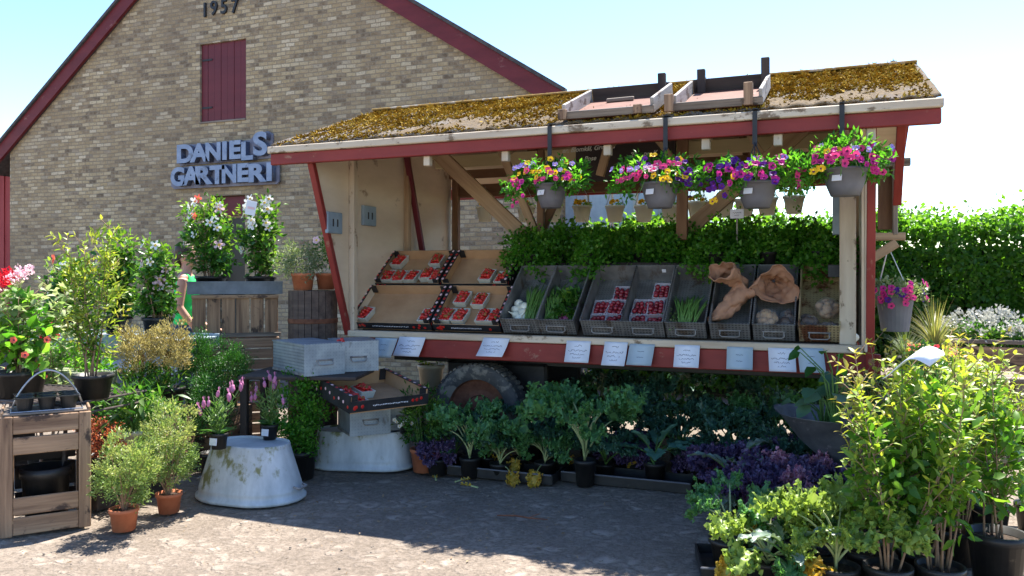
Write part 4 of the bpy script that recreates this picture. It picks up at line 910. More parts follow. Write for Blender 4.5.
# cream pots hanging in a row from the back header
def cream_pot():
    t = thing('hanging_pot', 'plain cream plastic pot in the row hanging from the back beam', 'hanging pot', (0, 0, 0), 0, 'cream pots hanging at the back of the wagon')
    q = MB(); q.lathe([(.01, 0), (.062, 0), (.088, .135), (.096, .135), (.096, .155)], 20); o = put('pot', q, leafplastic, t, smooth=False)
    for pl in o.data.polygons: pl.use_smooth = abs(pl.normal.z) < .5
    w2 = MB()
    for s in (-1, 1): w2.tube([(s * .09, 0, .15), (s * .05, 0, .26), (0, 0, .36)], .003, 4)
    put('wire_hanger', w2, M['wire'], t); return t
k_ = NT('translucent_cream_plastic'); k_.b.inputs['Base Color'].default_value = (.88, .86, .76, 1); k_.b.inputs['Roughness'].default_value = .45
tt = k_.n('BsdfTranslucent'); tt.inputs['Color'].default_value = (1, .98, .84, 1); mx = k_.n('MixShader'); mx.inputs[0].default_value = .75; k_.l(k_.b.outputs[0], mx.inputs[1]); k_.l(tt.outputs[0], mx.inputs[2]); k_.l(mx.outputs[0], k_.out.inputs[0]); leafplastic = k_.m
cp = cream_pot(); first = True
extra = {485: ('cream hanging pot with a small yellow pansy, leftmost of the row', 'yellow'), 582: ('cream hanging pot with yellow leaves left of the greenhouse view', 'yellow'), 794: ('cream hanging pot with red and yellow pansies, rightmost of the row', 'red'), 742: ('cream hanging pot with dark withered pansies behind the herb label', 'purple'), 697: ('cream hanging pot with trailing dry stems beside the middle post', 'purple')}
for px in (485, 526, 553, 582, 615, 644, 671, 697, 724, 745, 767, 794):
    p = pv(px, 222 if px < 690 else 219 - (px - 690) * .05, 1.83); c = cp if first else dup(cp, (p.x, 1.83, p.z)); cp.location = (pv(485, 0, 1.83).x, 1.83, pv(485, 222, 1.83).z) if first else cp.location; first = False
    if px in (697, 794): pass
    if px in extra:
        c['label'] = extra[px][0]; bush('leaves', c, L['parsley' if px != 582 else 'young'], (0, 0, .16), (.07, .07, .03), 7, 10, .012, .03, .015, vmul=1.3)
        for k in range(5): flower(c, FLW[extra[px][1] if k % 2 else ('yellow' if px != 742 else 'purple')], (rg.uniform(-.07, .07), rg.uniform(-.08, -.02), .17 + rg.uniform(0, .05)), (rg.uniform(-.4, .4), -1, .5), .7)
    
# ---------------------------------------------------------------- petunia baskets hanging from the eave
def basket(px, ypot, seed, cols, label, wid, rad=.12, tilt=0):
    y = -.66; p = pv(px, ypot, y); t = thing('hanging_basket', label, 'hanging basket', (p.x, y, p.z), 0, 'petunia baskets hanging from the eave'); rs = random.Random(seed)
    q = MB(); q.lathe([(.01, -.145), (rad * .62, -.145), (rad * .80, -.09), (rad * .97, -.01), (rad * 1.06, 0), (rad * 1.06, .012), (rad * .94, .012), (rad * .9, -.02), (.01, -.02)], 28)
    o = put('pot', q, M['greyplastic'], t); 
    for pl in o.data.polygons: pl.use_smooth = abs(pl.normal.z) < .6
    box('care_label', t, M['paper'], (-rad * .35, -rad * .93, -.05), (.055, .004, .035), .001, (-.25, 0, -.35))
    top = EZ - .02 - p.z; w2 = MB(); hk = (rs.uniform(-.03, .03), .03, top - .16)
    for k in range(3):
        a = k * 2.09 + .5; w2.tube([(rad * math.cos(a), rad * math.sin(a), 0), (hk[0] * .6 + rad * .35 * math.cos(a), rad * .35 * math.sin(a), hk[2] * .6), hk], .0035, 5)
    put('hanger', w2, M['black'], t)
    s2_ = MB(); s2_.box((hk[0], .035, top - .07), (.028, .006, .20)); s2_.box((hk[0], .075, top + .045), (.028, .085, .006)); s2_.tube([(hk[0], .03, top - .17), (hk[0] + .012, .02, top - .185), hk], .006, 5); put('strap_hook', s2_, M['black'], t)
    for (c, r_, K, per) in (((0, 0, .07), (wid * .5, .19, .10), 34, 30), ((-wid * .36, -.06, .0), (wid * .2, .14, .10), 10, 26), ((wid * .36, -.06, .02), (wid * .2, .14, .10), 10, 26)):
        bush('foliage', t, L['parsley'], c, r_, K, per, .022, .042, .018, .2)
    q = MB()
    for k in range(14):
        a = rs.uniform(0, 6.28); r1 = wid * .5 * rs.uniform(.6, 1); q.tube([(.03 * math.cos(a), .03 * math.sin(a), 0), (r1 * .5 * math.cos(a), .12 * math.sin(a), .1), (r1 * math.cos(a), .2 * math.sin(a), .02 - rs.uniform(0, .08))], .003, 4)
    put('stems', q, M['green'], t)
    for (x, z, c, n, sx, sz, s) in cols:
        for k in range(n):
            fx = x * wid + rs.gauss(0, sx) * wid; fz = z + rs.gauss(0, sz); u = min(1, abs(fx) / (wid * .5)); fz = max(-.14, min(fz, .17 - .06 * u))
            if abs(fx) < rad and fz < .0: fz = rs.uniform(.01, .05)
            fy = -math.sqrt(max(0, 1 - (fx / (wid * .58)) ** 2)) * .19 * (1.05 if fz < .1 else .6) - .02
            d = Vector((fx * 2.5 + rs.uniform(-.5, .5), -1 + rs.uniform(-.2, .3), .25 + fz * 2 + rs.uniform(-.3, .4)))
            flower(t, FLW[c], (fx, fy + rs.uniform(-.03, .015), fz), d, (s * rs.uniform(.6, 1.0), s * rs.uniform(.7, 1.0), s * rs.uniform(.7, 1.6)))
    return t
basket(551, 186, 1, [(-.30, .14, 'lilac', 6, .09, .015, .95), (-.1, .07, 'yellow', 12, .16, .03, .85), (.25, .06, 'yellow', 9, .12, .05, .8), (-.35, .01, 'magenta', 12, .09, .05, .8), (.1, .03, 'pink', 9, .2, .04, .85), (.25, .13, 'lilac', 4, .1, .02, .8), (-.42, -.09, 'pink', 5, .05, .04, .7), (.38, .04, 'magenta', 4, .05, .04, .8)], 'grey basket of yellow, pink and lilac petunias, leftmost under the eave', .50, .105)
basket(660, 185, 2, [(-.33, .10, 'lilac', 7, .1, .03, .9), (-.38, .02, 'pink', 8, .08, .05, .9), (.0, .09, 'palepink', 6, .08, .02, .9), (.05, .10, 'pink', 8, .14, .03, .95), (.17, .05, 'yellow', 8, .12, .05, .95), (.0, .17, 'yellow', 1, .03, .01, 1), (.36, .05, 'purple', 16, .08, .05, .9), (-.2, -.06, 'pink', 4, .08, .03, .85), (-.15, .15, 'purple', 4, .1, .02, .8), (.30, .12, 'pink', 3, .1, .02, .9)], 'grey basket of mixed pink, lilac and yellow petunias with dark purple ones on its right', .54, .118)
basket(757, 184, 3, [(-.15, .08, 'purple', 18, .18, .05, 1), (-.42, -.03, 'purple', 8, .06, .05, .9), (-.25, .04, 'magenta', 11, .16, .05, 1), (.12, .06, 'magenta', 14, .18, .05, 1.05), (-.05, .12, 'purple', 6, .12, .03, 1), (-.4, -.08, 'yellow', 2, .03, .02, .8), (-.2, .0, 'yellow', 2, .05, .02, .8), (.05, .13, 'lilac', 3, .1, .02, .9), (.42, .04, 'pink', 5, .05, .04, .9)], 'grey basket of deep purple and magenta petunias, third along the eave', .54, .118)
basket(845, 171, 4, [(.0, .05, 'pink', 9, .22, .04, 1.05), (.3, .04, 'magenta', 10, .12, .04, 1), (-.2, .07, 'magenta', 6, .1, .03, 1), (.1, .12, 'lilac', 9, .2, .02, .85), (-.32, .0, 'yellow', 3, .04, .03, 1), (-.38, .10, 'pink', 2, .03, .02, 1), (.38, .0, 'pink', 4, .05, .04, .9), (-.1, .10, 'yellow', 2, .04, .02, .9)], 'grey basket of pink petunias with a pale label, rightmost under the eave', .44, .125)

# ---------------------------------------------------------------- upturned wooden trays on the roof
rm = Euler((sl, 0, 0)).to_matrix()
def pr_roof(px, py):
    d = ray(px, py); a = math.tan(sl); t_ = (EZ + .045 + (CAM.y - EY) * a - CAM.z) / (d.z - d.y * a); return CAM + d * t_
def rooftray(pxl, pxr, py, l, label, second):
    a, b = pr_roof(pxl, py), pr_roof(pxr, py - 3); W_ = b.x - a.x
    t = thing('wooden_tray', label, 'wooden tray', (a.x, max(a.y, EY + .02), roofz(max(a.y, EY + .02)) + .05), 0, 'wooden trays lying on the roof', (sl, 0, 0))
    box('base_board', t, M['traybase'], (W_ / 2, l / 2, .01), (W_ - .03, l - .03, .02))
    box('front_board', t, M['woodgrey'], (W_ / 2, .0, .035), (W_ + .03, .022, .05)); box('back_board', t, M['wooddark'], (W_ / 2, l, .06), (W_ - .02, .02, .10))
    for x in (0, W_): box('side_board', t, M['woodwhite'], (x, l / 2, .055), (.022, l - .03, .10))
    for (x, y, h) in ([(.0, -.02, .07), (W_ - .09, .0, .06), (W_ - .06, l - .03, .17)] if not second else [(-.03, -.02, .11), (W_ - .07, .0, .14), (.07, l - .02, .17), (W_ - .02, l - .03, .21)]):
        box('corner_post', t, M['wooddark' if y > .1 else 'woodold'], (x, y, h / 2 + .01), (.055, .045, h), rot=(-sl * .8, 0, 0))
    if not second: box('loose_stick', t, M['woodgrey'], (W_ * .42, l * .80, .035), (.2, .03, .025), rot=(0, 0, .05))
rooftray(560, 645, 124, .72, 'shallow red-floored wooden tray lying on the mossy roof, left one with a loose stick', False)
rooftray(671, 757, 117, .72, 'shallow wooden tray with tall corner posts on the mossy roof, right one', True)

# ---------------------------------------------------------------- hedge and things right of the wagon
def hedge():
    hy = 4.5; x0, x1 = pv(640, 200, hy).x - .6, pv(1200, 200, hy).x; t = thing('hedge', 'tall clipped beech hedge running behind the wagon to the right edge', 'hedge', ((x0 + x1) / 2, hy, 0)); W_ = x1 - x0
    n = 42000; x = rng.uniform(-W_ / 2, W_ / 2, n); s = rng.random(n); z = np.where(s < .8, rng.uniform(.1, 1.98, n), 1.98 + rng.normal(0, .06, n)); bumps = .10 * np.sin(x * 3.1) * np.sin(z * 4 + x) + .07 * np.sin(x * 8.3 + z * 6)
    y = np.where(s < .8, -.45 + bumps + rng.exponential(.07, n), rng.uniform(-.45, .5, n)); z = np.where(s < .8, z, z + .05 * np.sin(x * 4.7) + .05 * np.sin(x * 11 + y * 5) + rng.exponential(.035, n))
    P = np.column_stack([x, y, z]); D = rdir(n) * .8 + np.array([0, -.35, .25]); N = rng.normal(size=P.shape) * .6 + np.where((s < .8)[:, None], np.array([0, -1, .5]), np.array([0, 0, 1.]))
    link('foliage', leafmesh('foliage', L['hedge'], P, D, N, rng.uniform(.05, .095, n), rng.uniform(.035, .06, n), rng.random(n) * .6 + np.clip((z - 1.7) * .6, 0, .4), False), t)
    q = MB(); rs = random.Random(5)
    for k in range(46):
        xx = -W_ / 2 + W_ * (k + rs.random()) / 46; q.tube([(xx, 0, 0), (xx + rs.uniform(-.1, .1), rs.uniform(-.1, .1), 1), (xx + rs.uniform(-.2, .2), rs.uniform(-.3, .3), 1.9)], [.02, .014, .005], 5)
    for k in range(90):
        xx = rs.uniform(-W_ / 2, W_ / 2); q.tube([(xx, rs.uniform(-.4, .3), 1.85), (xx + rs.uniform(-.05, .05), rs.uniform(-.4, .3), 2.02 + rs.random() * .22)], .004, 4)
    put('branches', q, M['bark'], t)
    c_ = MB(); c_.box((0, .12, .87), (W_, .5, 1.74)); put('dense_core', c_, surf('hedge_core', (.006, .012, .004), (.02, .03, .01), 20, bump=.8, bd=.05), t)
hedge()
# raised planter with white flowers
pl0, pl1 = gd(950, 424), gd(1150, 424)
D0 = 7.6; a = fl(952, D0); t = thing('raised_planter', 'raised wooden plank planter on legs at the right edge', 'planter', (a.x, a.y, 0), 0)
for k in range(3): box('plank', t, M['woodold'], (1.15, 0, .36 + k * .17), (2.3, .04, .165))
box('rim_board', t, M['woodgrey'], (1.15, .0, .83), (2.36, .10, .035)); box('rim_board', t, M['woodgrey'], (1.15, .8, .83), (2.36, .1, .035)); box('end_board', t, M['woodold'], (.0, .4, .55), (.04, .74, .5)); box('floor_board', t, M['wooddark'], (1.15, .4, .30), (2.2, .74, .03))
for x in (.08, 1.15, 2.2):
    for y in (.04, .76): box('leg', t, M['wooddark'], (x, y, .14), (.08, .06, .28))
box('soil', t, M['soil'], (1.15, .4, .74), (2.22, .7, .06))
for k, (x, lab) in enumerate(((.35, 'left'), (1.05, 'middle'), (1.75, 'right'))):
    f = thing('white_bedding_plant', 'white flowering begonia mound at the %s end of the raised planter' % lab if k != 1 else 'white flowering begonia mound in the middle of the raised planter', 'flowering plant', (a.x + x, a.y + .3, .77), 0, 'white flowers in the raised planter')
    bush('foliage', f, L['mand'], (0, 0, .08), (.42, .26, .14), 60, 26, .03, .05, .035, vmul=1.0)
    P, D, v = clumps((0, -.02, .15), (.40, .29, .17), 90, 12, .024, .5, .9, -.2); kind(link('blossom', leafmesh('blossom', L['white'], P, D, rdir(len(P)) + np.array([0, -.5, .8]), .034, .032, v), f), 'stuff')
# low plants in front of / left of the planter
def simple_pot_plant(name, label, cat, px, D, pr, ph, z, fn, group=None, mat='blackplastic', rz=0):
    t = thing(name, label, cat, fl(px, D, z), rz, group); pot(t, pr, ph, mat); fn(t); return t
def grasstuft(t, n=170, h=.5, z=.12, sp=.35, mat='grass', r=.004):
    P = []; vs = []; fs = []; rs = random.Random(n)
    for k in range(n):
        a = rs.uniform(0, 6.28); l = h * rs.uniform(.5, 1.1); s = sp * rs.uniform(.1, 1); w2 = r * rs.uniform(.6, 1.3); b = len(vs); m = 6; sd_ = (-math.sin(a), math.cos(a))
        for i in range(m + 1):
            q = i / m; rr = .02 + s * q ** 1.6; zz = z + l * (q - .35 * (s / sp) * q * q * 1.4); ww = w2 * (1 - q * .9)
            vs += [(math.cos(a) * rr - sd_[0] * ww, math.sin(a) * rr - sd_[1] * ww, zz), (math.cos(a) * rr + sd_[0] * ww, math.sin(a) * rr + sd_[1] * ww, zz)]
        fs += [(b + 2 * i, b + 2 * i + 1, b + 2 * i + 3, b + 2 * i + 2) for i in range(m)]; P += [rs.random()] * (2 * m + 2)
    q = MB(); q.v = vs; q.f = fs; q.m = [0] * len(fs); me = q.mesh('blades', L[mat], True); at = me.attributes.new('rnd', 'FLOAT', 'POINT'); at.data.foreach_set('value', P); link('blades', me, t)
# a bench that carries them
bx = fl(925, 6.9); t = thing('plant_bench', 'low grey plank bench carrying plants right behind the wagon', 'bench', (bx.x, bx.y, 0), .1)
for k in range(3): box('plank', t, M['woodgrey'], (0, -.2 + k * .2, .60), (1.5, .18, .03))
for x in (-.65, .65):
    for y in (-.2, .2): box('leg', t, M['woodgrey'], (x, y, .29), (.06, .06, .58))
simple_pot_plant('ornamental_grass', 'arching ornamental grass in a pot in front of the hedge', 'ornamental grass', 935, 6.8, .12, .18, .62, lambda t: grasstuft(t, 220, .55, .16, .38))
simple_pot_plant('ornamental_grass', 'pale fine grass tuft under the pink petunia pot', 'ornamental grass', 905, 6.6, .10, .16, .62, lambda t: grasstuft(t, 200, .30, .14, .24, 'grey', .003))
def redp(t):
    bush('foliage', t, L['mand'], (0, 0, .2), (.18, .16, .08), 20, 22, .02, .05, .03)
    for k in range(16): flower(t, FLW['orange' if k % 3 else 'red'], (rg.uniform(-.17, .17), rg.uniform(-.15, .05), .26 + rg.uniform(-.03, .03)), (rg.uniform(-.5, .5), -.6, 1), 1.0)
simple_pot_plant('orange_flower_pot', 'low pot of orange red flowers beside the grass tuft', 'flowering plant', 932, 6.2, .10, .16, .62, redp)
# pink petunia pot hanging by a wire under the bracket
bp = pv(895, 298, .25); t = thing('hanging_basket', 'dark pot of pink and violet petunias hanging outside the right wagon end', 'hanging basket', (bp.x, .25, bp.z))
q = MB(); q.lathe([(.01, -.22), (.085, -.22), (.115, 0), (.122, 0), (.122, .012), (.10, .012), (.01, -.02)], 24); put('pot', q, M['greyplastic'], t)
bush('foliage', t, L['grey'], (0, 0, .05), (.21, .16, .09), 26, 24, .02, .035, .018)
for k in range(34): 
    an = rg.uniform(-2.9, -.2); flower(t, FLW[('pink', 'magenta', 'pink', 'purple')[k % 4]], (math.cos(an) * .2 * rg.uniform(.5, 1.1), math.sin(an) * .15, rg.uniform(-.05, .12)), (math.cos(an), math.sin(an), .4), .85)
q = MB(); q.tube([(-.1, 0, 0), (-.09, 0, .12), (-.05, -.0, .30), (-.04, 0, .34)], .005, 6); q.tube([(.1, 0, 0), (-.04, 0, .34)], .003, 5); put('wire_hanger', q, M['wire'], t)

# ---------------------------------------------------------------- kale
def kale_leaf(B, S, rs, az, el, pet, bl, bw, ruf, droop, base=(0, 0, 0), curl=1.0):
    n = 18; m = 5; FR = []; p = Vector(base); pts = []; ang = el; L_ = pet + bl; h = Vector((math.cos(az), math.sin(az), 0)); side = Vector((-math.sin(az), math.cos(az), 0))
    tw = rs.uniform(-.3, .3); steps = 14; seq = []
    for i in range(steps + 1):
        s = i / steps; a = el - droop * s ** 1.6; d = (h * math.cos(a) + Vector((0, 0, 1)) * math.sin(a) + side * tw * s * .4).normalized(); seq.append((p.copy(), d)); p = p + d * L_ / steps
    S.tube([q for q, _ in seq[:11]], [.0065 * (1 - .6 * i / 10) for i in range(11)], 5)
    s0 = pet / L_; ph = rs.uniform(0, 6); base_i = len(B.v); lob = [rs.uniform(.75, 1.2) for _ in range(n + 1)]
    for i in range(n + 1):
        u = i / n; s = s0 + (1 - s0) * u; f = s * steps; k = min(steps - 1, int(f)); q = seq[k][0].lerp(seq[k + 1][0], f - k); d = seq[k][1]; nn = side.cross(d).normalized() * -1
        if nn.z < 0 and droop < 1.2: nn = -nn
        env = (math.sin(min(1, u * 1.25 + .08) * PI * .62) ** .8) * (1 - u ** 5 * .75)
        for j in range(-m, m + 1):
            w_ = j / m; aw = abs(w_) ** 1.5; r_ = ruf * aw * (math.sin(u * 17 + ph + (2 if w_ > 0 else 0) + w_ * 4) + rs.uniform(-.7, .7)); ww = w_ * bw * env * (1 + (lob[i] - 1) * abs(w_))
            pt = q + side * ww * (1 - .15 * abs(w_)) + nn * (r_ + curl * bw * .25 * w_ * w_) + d * (ruf * aw * rs.uniform(-.6, .6)); B.v.append(tuple(pt))
            if ruf > .012 and abs(j) >= m - 2 and i > 1:
                for _ in range(2 if abs(j) == m else 1): FR.append((pt, (side * (1 if j > 0 else -1) * rs.uniform(.2, 1) + nn * rs.uniform(-.9, 1.1) + d * rs.uniform(-.6, .8)).normalized(), (d * rs.uniform(-1, 1) + nn * rs.uniform(-.6, .6)).normalized(), ruf * rs.uniform(.35, .75)))
    W2 = 2 * m + 1
    for i in range(n):
        for j in range(W2 - 1): B.f.append((base_i + i * W2 + j, base_i + i * W2 + j + 1, base_i + (i + 1) * W2 + j + 1, base_i + (i + 1) * W2 + j)); B.m.append(0)
    for p, o, t_, z in FR:
        c_ = o.cross(t_) * z * .4; B.add([p - t_ * z * .4, p + o * z * .6 - t_ * z * .7 + c_, p + o * z * 1.05 - c_ * .5, p + o * z * .6 + t_ * z * .7 + c_, p + t_ * z * .4], [(0, 1, 2), (0, 2, 4), (4, 2, 3)])
def kale_meshes(key, seed, n, H, mat, ruf=.014, bl=.16, bw=.07, el=(.7, 1.3), droop=(1.0, 2.0), yellow=None, z0=.1, stemh=.08):
    rs = random.Random(seed); out = []; groups = {}
    for i in range(n):
        mt = mat; s = 1
        if yellow and i in yellow: mt = yellow[i]; 
        B, S = groups.setdefault(mt, (MB(), MB())); az = i * 2.4 + rs.uniform(-.3, .3); e = rs.uniform(*el); dr = rs.uniform(*droop)
        if yellow and i in yellow: e = rs.uniform(.1, .5); dr = rs.uniform(1.4, 2.0)
        k = rs.uniform(.75, 1.15); kale_leaf(B, S, rs, az, e, H * k * .55, bl * k, bw * k, ruf * k, dr, (0, 0, z0 + stemh * rs.random()))
    for mt, (B, S) in groups.items():
        me = B.mesh('leaves', KL[mt], True); a = me.attributes.new('rnd', 'FLOAT', 'POINT'); a.data.foreach_set('value', rng.random(len(me.vertices)).astype('f')); out.append(('leaves', me))
        out.append(('leaf_stalks', S.mesh('leaf_stalks', M['palestem' if mt in ('bright', 'green', 'yellow') else ('green' if mt != 'purple' else 'purplestalk')], True)))
    return out
M['purplestalk'] = surf('purple_stalk', (.12, .04, .12), (.22, .10, .2), 12, bump=0)
def heart(seed):
    return kale_meshes('h', seed, 9, .12, 'pinkish', .024, .06, .035, (1.0, 1.5), (.3, 1.0))
KSC = {'heart': 1.0, 'dark': 1.25, 'green': 1.18, 'green2': 1.15, 'blue': 1.1, 'purple': 1.0, 'purple2': 1.05, 'bright': 1.15, 'bright2': 1.15, 'nero': 1.1}
KM = {'heart': heart(8),

 'green': kale_meshes('g', 1, 13, .42, 'green', .028, .13, .07, (.95, 1.45), (1.3, 2.4)), 'green2': kale_meshes('g', 21, 12, .36, 'green', .026, .12, .062, (.9, 1.4), (1.3, 2.5), yellow={3: 'yellow', 7: 'yellow'}),
 'blue': kale_meshes('b', 2, 10, .24, 'blue', .005, .19, .075, (.4, 1.2), (.6, 1.2), yellow={4: 'yellow'}), 'bright': kale_meshes('br', 3, 14, .34, 'bright', .030, .13, .075, (.8, 1.4), (1.0, 2.0)),
 'bright2': kale_meshes('br', 33, 11, .28, 'bright', .028, .12, .065, (.7, 1.3), (1.0, 2.2), yellow={2: 'green', 5: 'yellow', 6: 'green'}),
 'purple': kale_meshes('p', 4, 16, .16, 'purple', .030, .12, .07, (.3, 1.3), (.6, 1.5)), 'purple2': kale_meshes('p', 14, 14, .14, 'purple', .028, .11, .065, (.3, 1.3), (.6, 1.5), yellow={1: 'green', 4: 'nero', 6: 'pinkish'}),
 'dark': kale_meshes('d', 5, 15, .42, 'dark', .028, .14, .08, (.8, 1.4), (1.1, 2.2)), 'nero': kale_meshes('n', 6, 10, .20, 'nero', .006, .17, .035, (.5, 1.2), (.9, 1.8), yellow={5: 'yellow'})}
def kale(kind_, px, D, label, z=0, s=1, rz=0, potr=.075, group=None, cat='kale', name='kale_plant', withpot=True, p=None):
    t = thing(name, label, cat, p or fl(px, D, z), rz, group)
    for n_, me in KM[kind_]: link(n_, me, t, scale=s * KSC[kind_])
    if withpot: pot(t, potr, .12 * s + .02)
    return t
GU = 'potted kale in the shade under the wagon'
def pxD(py): return 1165.8 / (py - 275)
kale('green', 470, 5.78, 'green curly kale with a yellow leaf, in front of the wagon wheel', s=1.02, rz=.3, group=GU)
kale('green2', 500, 5.75, 'small kale with yellowing leaves right of the wheel front', s=.72, rz=1.4, group=GU)
kale('green', 585, 5.55, 'tall leggy bright green kale leaning over the paving in the middle', s=1.32, rz=2.2, group=GU)
kale('green2', 545, 5.75, 'thin stalked kale with brown drooping leaf left of the leggy one', s=.8, rz=.5, group=GU)
kale('blue', 655, 5.6, 'flat blue green cabbage seedling with one orange leaf', s=1.05, rz=-.6, group=GU, cat='cabbage')
kale('blue', 712, 5.75, 'second blue green cabbage plant nearer the purple kale', s=.95, rz=1.9, group=GU, cat='cabbage')
kale('purple', 437, 5.85, 'small purple kale left of the wheel kale', s=.8, rz=.2, group=GU)
kale('purple', 620, 5.9, 'dark purple kale between the leggy kale and the cabbage', s=.95, rz=.9, group=GU)
for i, (px, D, k, s) in enumerate(((535, 6.3, 'dark', 1.2), (620, 6.25, 'dark', 1.25), (680, 6.1, 'dark', 1.3), (740, 5.95, 'dark', 1.3), (560, 6.9, 'green', 1.2), (640, 6.7, 'green', 1.25), (705, 6.5, 'green2', 1.3), (765, 6.1, 'green', 1.3), (790, 5.9, 'dark', 1.2), (600, 7.3, 'dark', 1.3), (670, 7.2, 'dark', 1.3), (730, 7.0, 'green', 1.2), (775, 6.8, 'dark', 1.2), (650, 6.0, 'dark', 1.0), (590, 6.1, 'dark', 1.05))):
    if i % 5 in (1, 3): continue
    s = s * .82
    kale(k, px, D, 'dark shaded kale plant in the crowd under the wagon floor', s=s, rz=i * 1.3, group=GU + ', rear rows')
for i, (px, D, k, s) in enumerate(((455, 6.0, 'dark', .7), (488, 5.95, 'dark', .75), (520, 5.95, 'green2', .7), (560, 5.85, 'dark', .75), (605, 5.75, 'dark', .7), (635, 5.8, 'purple', .9), (680, 5.85, 'dark', .8), (700, 5.6, 'purple', .9), (735, 5.7, 'dark', .9), (745, 5.5, 'purple', 1.0), (780, 5.5, 'dark', .9))):
    kale(k, px, D, 'low dark kale filling the gaps of the front row under the wagon', s=s, rz=i * 2.1, group=GU + ', low fillers', potr=.07)
for i, (px, D, W_) in enumerate(((625, 5.52, .9), (500, 5.72, .8))):
    f = fl(px, D); t = thing('growing_tray', ['dark low plastic tray edge in front of the blue green cabbages', 'dark low plastic tray under the kale before the wheel'][i], 'tray', (f.x, f.y, 0), .0); q = MB(); q.box((0, .1, .01), (W_, .26, .012))
    for s_ in (-1, 1): q.box((0, .1 + s_ * .13, .035), (W_, .01, .065)); q.box((s_ * W_ / 2, .1, .035), (.01, .26, .065))
    put('tray_body', q, M['blackplastic'], t); box('rim', t, M['greyplastic'], (0, -.037, .068), (W_, .014, .01))
# plastic tray line and the herb pot left of the wheel
t = thing('herb_pot', 'bushy green herb in a terracotta pot left of the wagon wheel', 'potted herb', fl(424, 5.95), 0); pot(t, .10, .17, 'terra'); bush('foliage', t, L['mand'], (-.02, 0, .42), (.17, .15, .22), 46, 34, .03, .04, .014, .5); 
q = MB()
for k in range(14): a = rg.uniform(0, 6.28); q.tube([(.02 * math.cos(a), .02 * math.sin(a), .12), (.13 * math.cos(a), .13 * math.sin(a), .5)], .003, 4)
put('stems', q, M['green'], t)
t = thing('creamy_pot', 'cream plastic bucket behind the wheel seen under the wagon', 'bucket', fl(431, 7.3, .42)); pot(t, .12, .22, 'creamplastic'); bush('leaves', t, L['young'], (0, 0, .26), (.1, .1, .06), 8, 14, .02, .04, .02)
box('stand_block', t, M['woodgrey'], (0, 0, -.21), (.3, .3, .40))
# fallen yellow leaves on the paving
for i, (px, D, sc_) in enumerate(((455, 5.55, .8), (478, 5.4, .9), (436, 5.6, .7))):
    B, S = MB(), MB(); kale_leaf(B, S, random.Random(40 + i), rg.uniform(0, 6), .12, .06, .09, .035, .008, .2, (0, 0, .012)); t = thing('fallen_leaf', ['yellow kale leaf lying nearest the wheel kale pot', 'yellow leaf fallen farthest out on the shaded paving', 'orange yellow leaf lying below the herb pot'][i], 'leaf', fl(px, D, .01), 0, 'fallen yellow leaves')
    me = B.mesh('blade', KL['yellow'], True); a = me.attributes.new('rnd', 'FLOAT', 'POINT'); a.data.foreach_set('value', rng.random(len(me.vertices)).astype('f')); link('blade', me, t, scale=sc_); put('leaf_stalk', S, M['palestem'], t)
q = MB(); q.tube([(-.16, 0, .012), (-.05, .02, .018), (.04, .0, .02), (.15, .03, .014)], [.004, .006, .005, .003], 5); q.tube([(.04, 0, .02), (.09, .05, .035)], .003, 4); tag(put('twig', q, M['rust'], None, fl(522, 4.75)), 'reddish brown twig lying on the shaded paving', 'twig')

# foreground right: purple and bright kale
GF = 'kale crowd in the lower right foreground'
for i, (px, D, k, s, lab) in enumerate((
 (716, 5.35, 'purple', 1.05, 'leftmost dark purple kale of the shaded crowd'), (762, 5.25, 'purple', 1.2, 'large blue purple kale in front of the wheelbarrow, left'), (800, 5.15, 'purple', 1.15, 'blue purple kale directly under the barrow nose'), (842, 5.0, 'purple', .92, 'purple kale right of the barrow nose'),
 (775, 4.75, 'purple2', 1.2, 'purple kale with pink hearted leaves, middle left'), (820, 4.65, 'purple2', 1.2, 'purple kale with pinkish leaves, middle'), (862, 4.6, 'purple', 1.05, 'dark purple kale beside the bare shrub stem'), (850, 4.2, 'purple', 1.15, 'dark purple kale behind the bright curly kale'), (795, 4.4, 'purple2', 1.15, 'pink and purple kale behind the grey kale'), (738, 4.75, 'purple2', .9, 'small pink tinged kale at the left of the crowd'))):
    t = kale(k, px, D, lab, s=s, rz=i * 1.1, group=GF)
    if k == 'purple2':
        for n_, me in KM['heart']: link(n_, me, t, (0, 0, .05), scale=s * 1.0)
kale('green2', 730, 3.98, 'green kale overhanging its black pot, front left of the crowd', z=.02, s=.9, rz=.6, group=GF, potr=.10)
kale('bright2', 768, 3.72, 'sunlit yellow green kale with an orange leaf', s=.92, rz=.4, group=GF)
kale('nero', 790, 3.6, 'grey crinkled kale at the bottom edge', s=.95, rz=1.0, group=GF)
kale('bright', 836, 3.62, 'large bright curly kale, the brightest in the foreground', s=1.05, rz=.0, group=GF, potr=.1)
kale('purple2', 745, 4.5, 'pink hearted purple kale behind the sunlit yellow green one', s=1.1, rz=.7, group=GF)
kale('green2', 815, 3.95, 'bluish green kale between the grey and the bright curly kale', s=.7, rz=3.7, group=GF)
kale('dark', 790, 4.95, 'dark green kale breaking up the purple crowd in the middle', s=.7, rz=1.2, group=GF)
kale('nero', 735, 5.0, 'greyish crinkled kale at the back left of the purple crowd', s=1.1, rz=2.2, group=GF)
kale('green2', 842, 4.75, 'small green kale tucked between purple kale near the barrow', s=.6, rz=.2, group=GF)
kale('nero', 872, 3.9, 'small grey kale at the foot of the young shrubs', s=.7, rz=2.2, group=GF)
f = fl(735, 3.98); t = thing('seed_tray', 'dark plastic carrying tray under the front kale pots', 'tray', (f.x, f.y, 0), .25); q = MB(); q.box((.1, 0, .008), (.55, .34, .012)); 
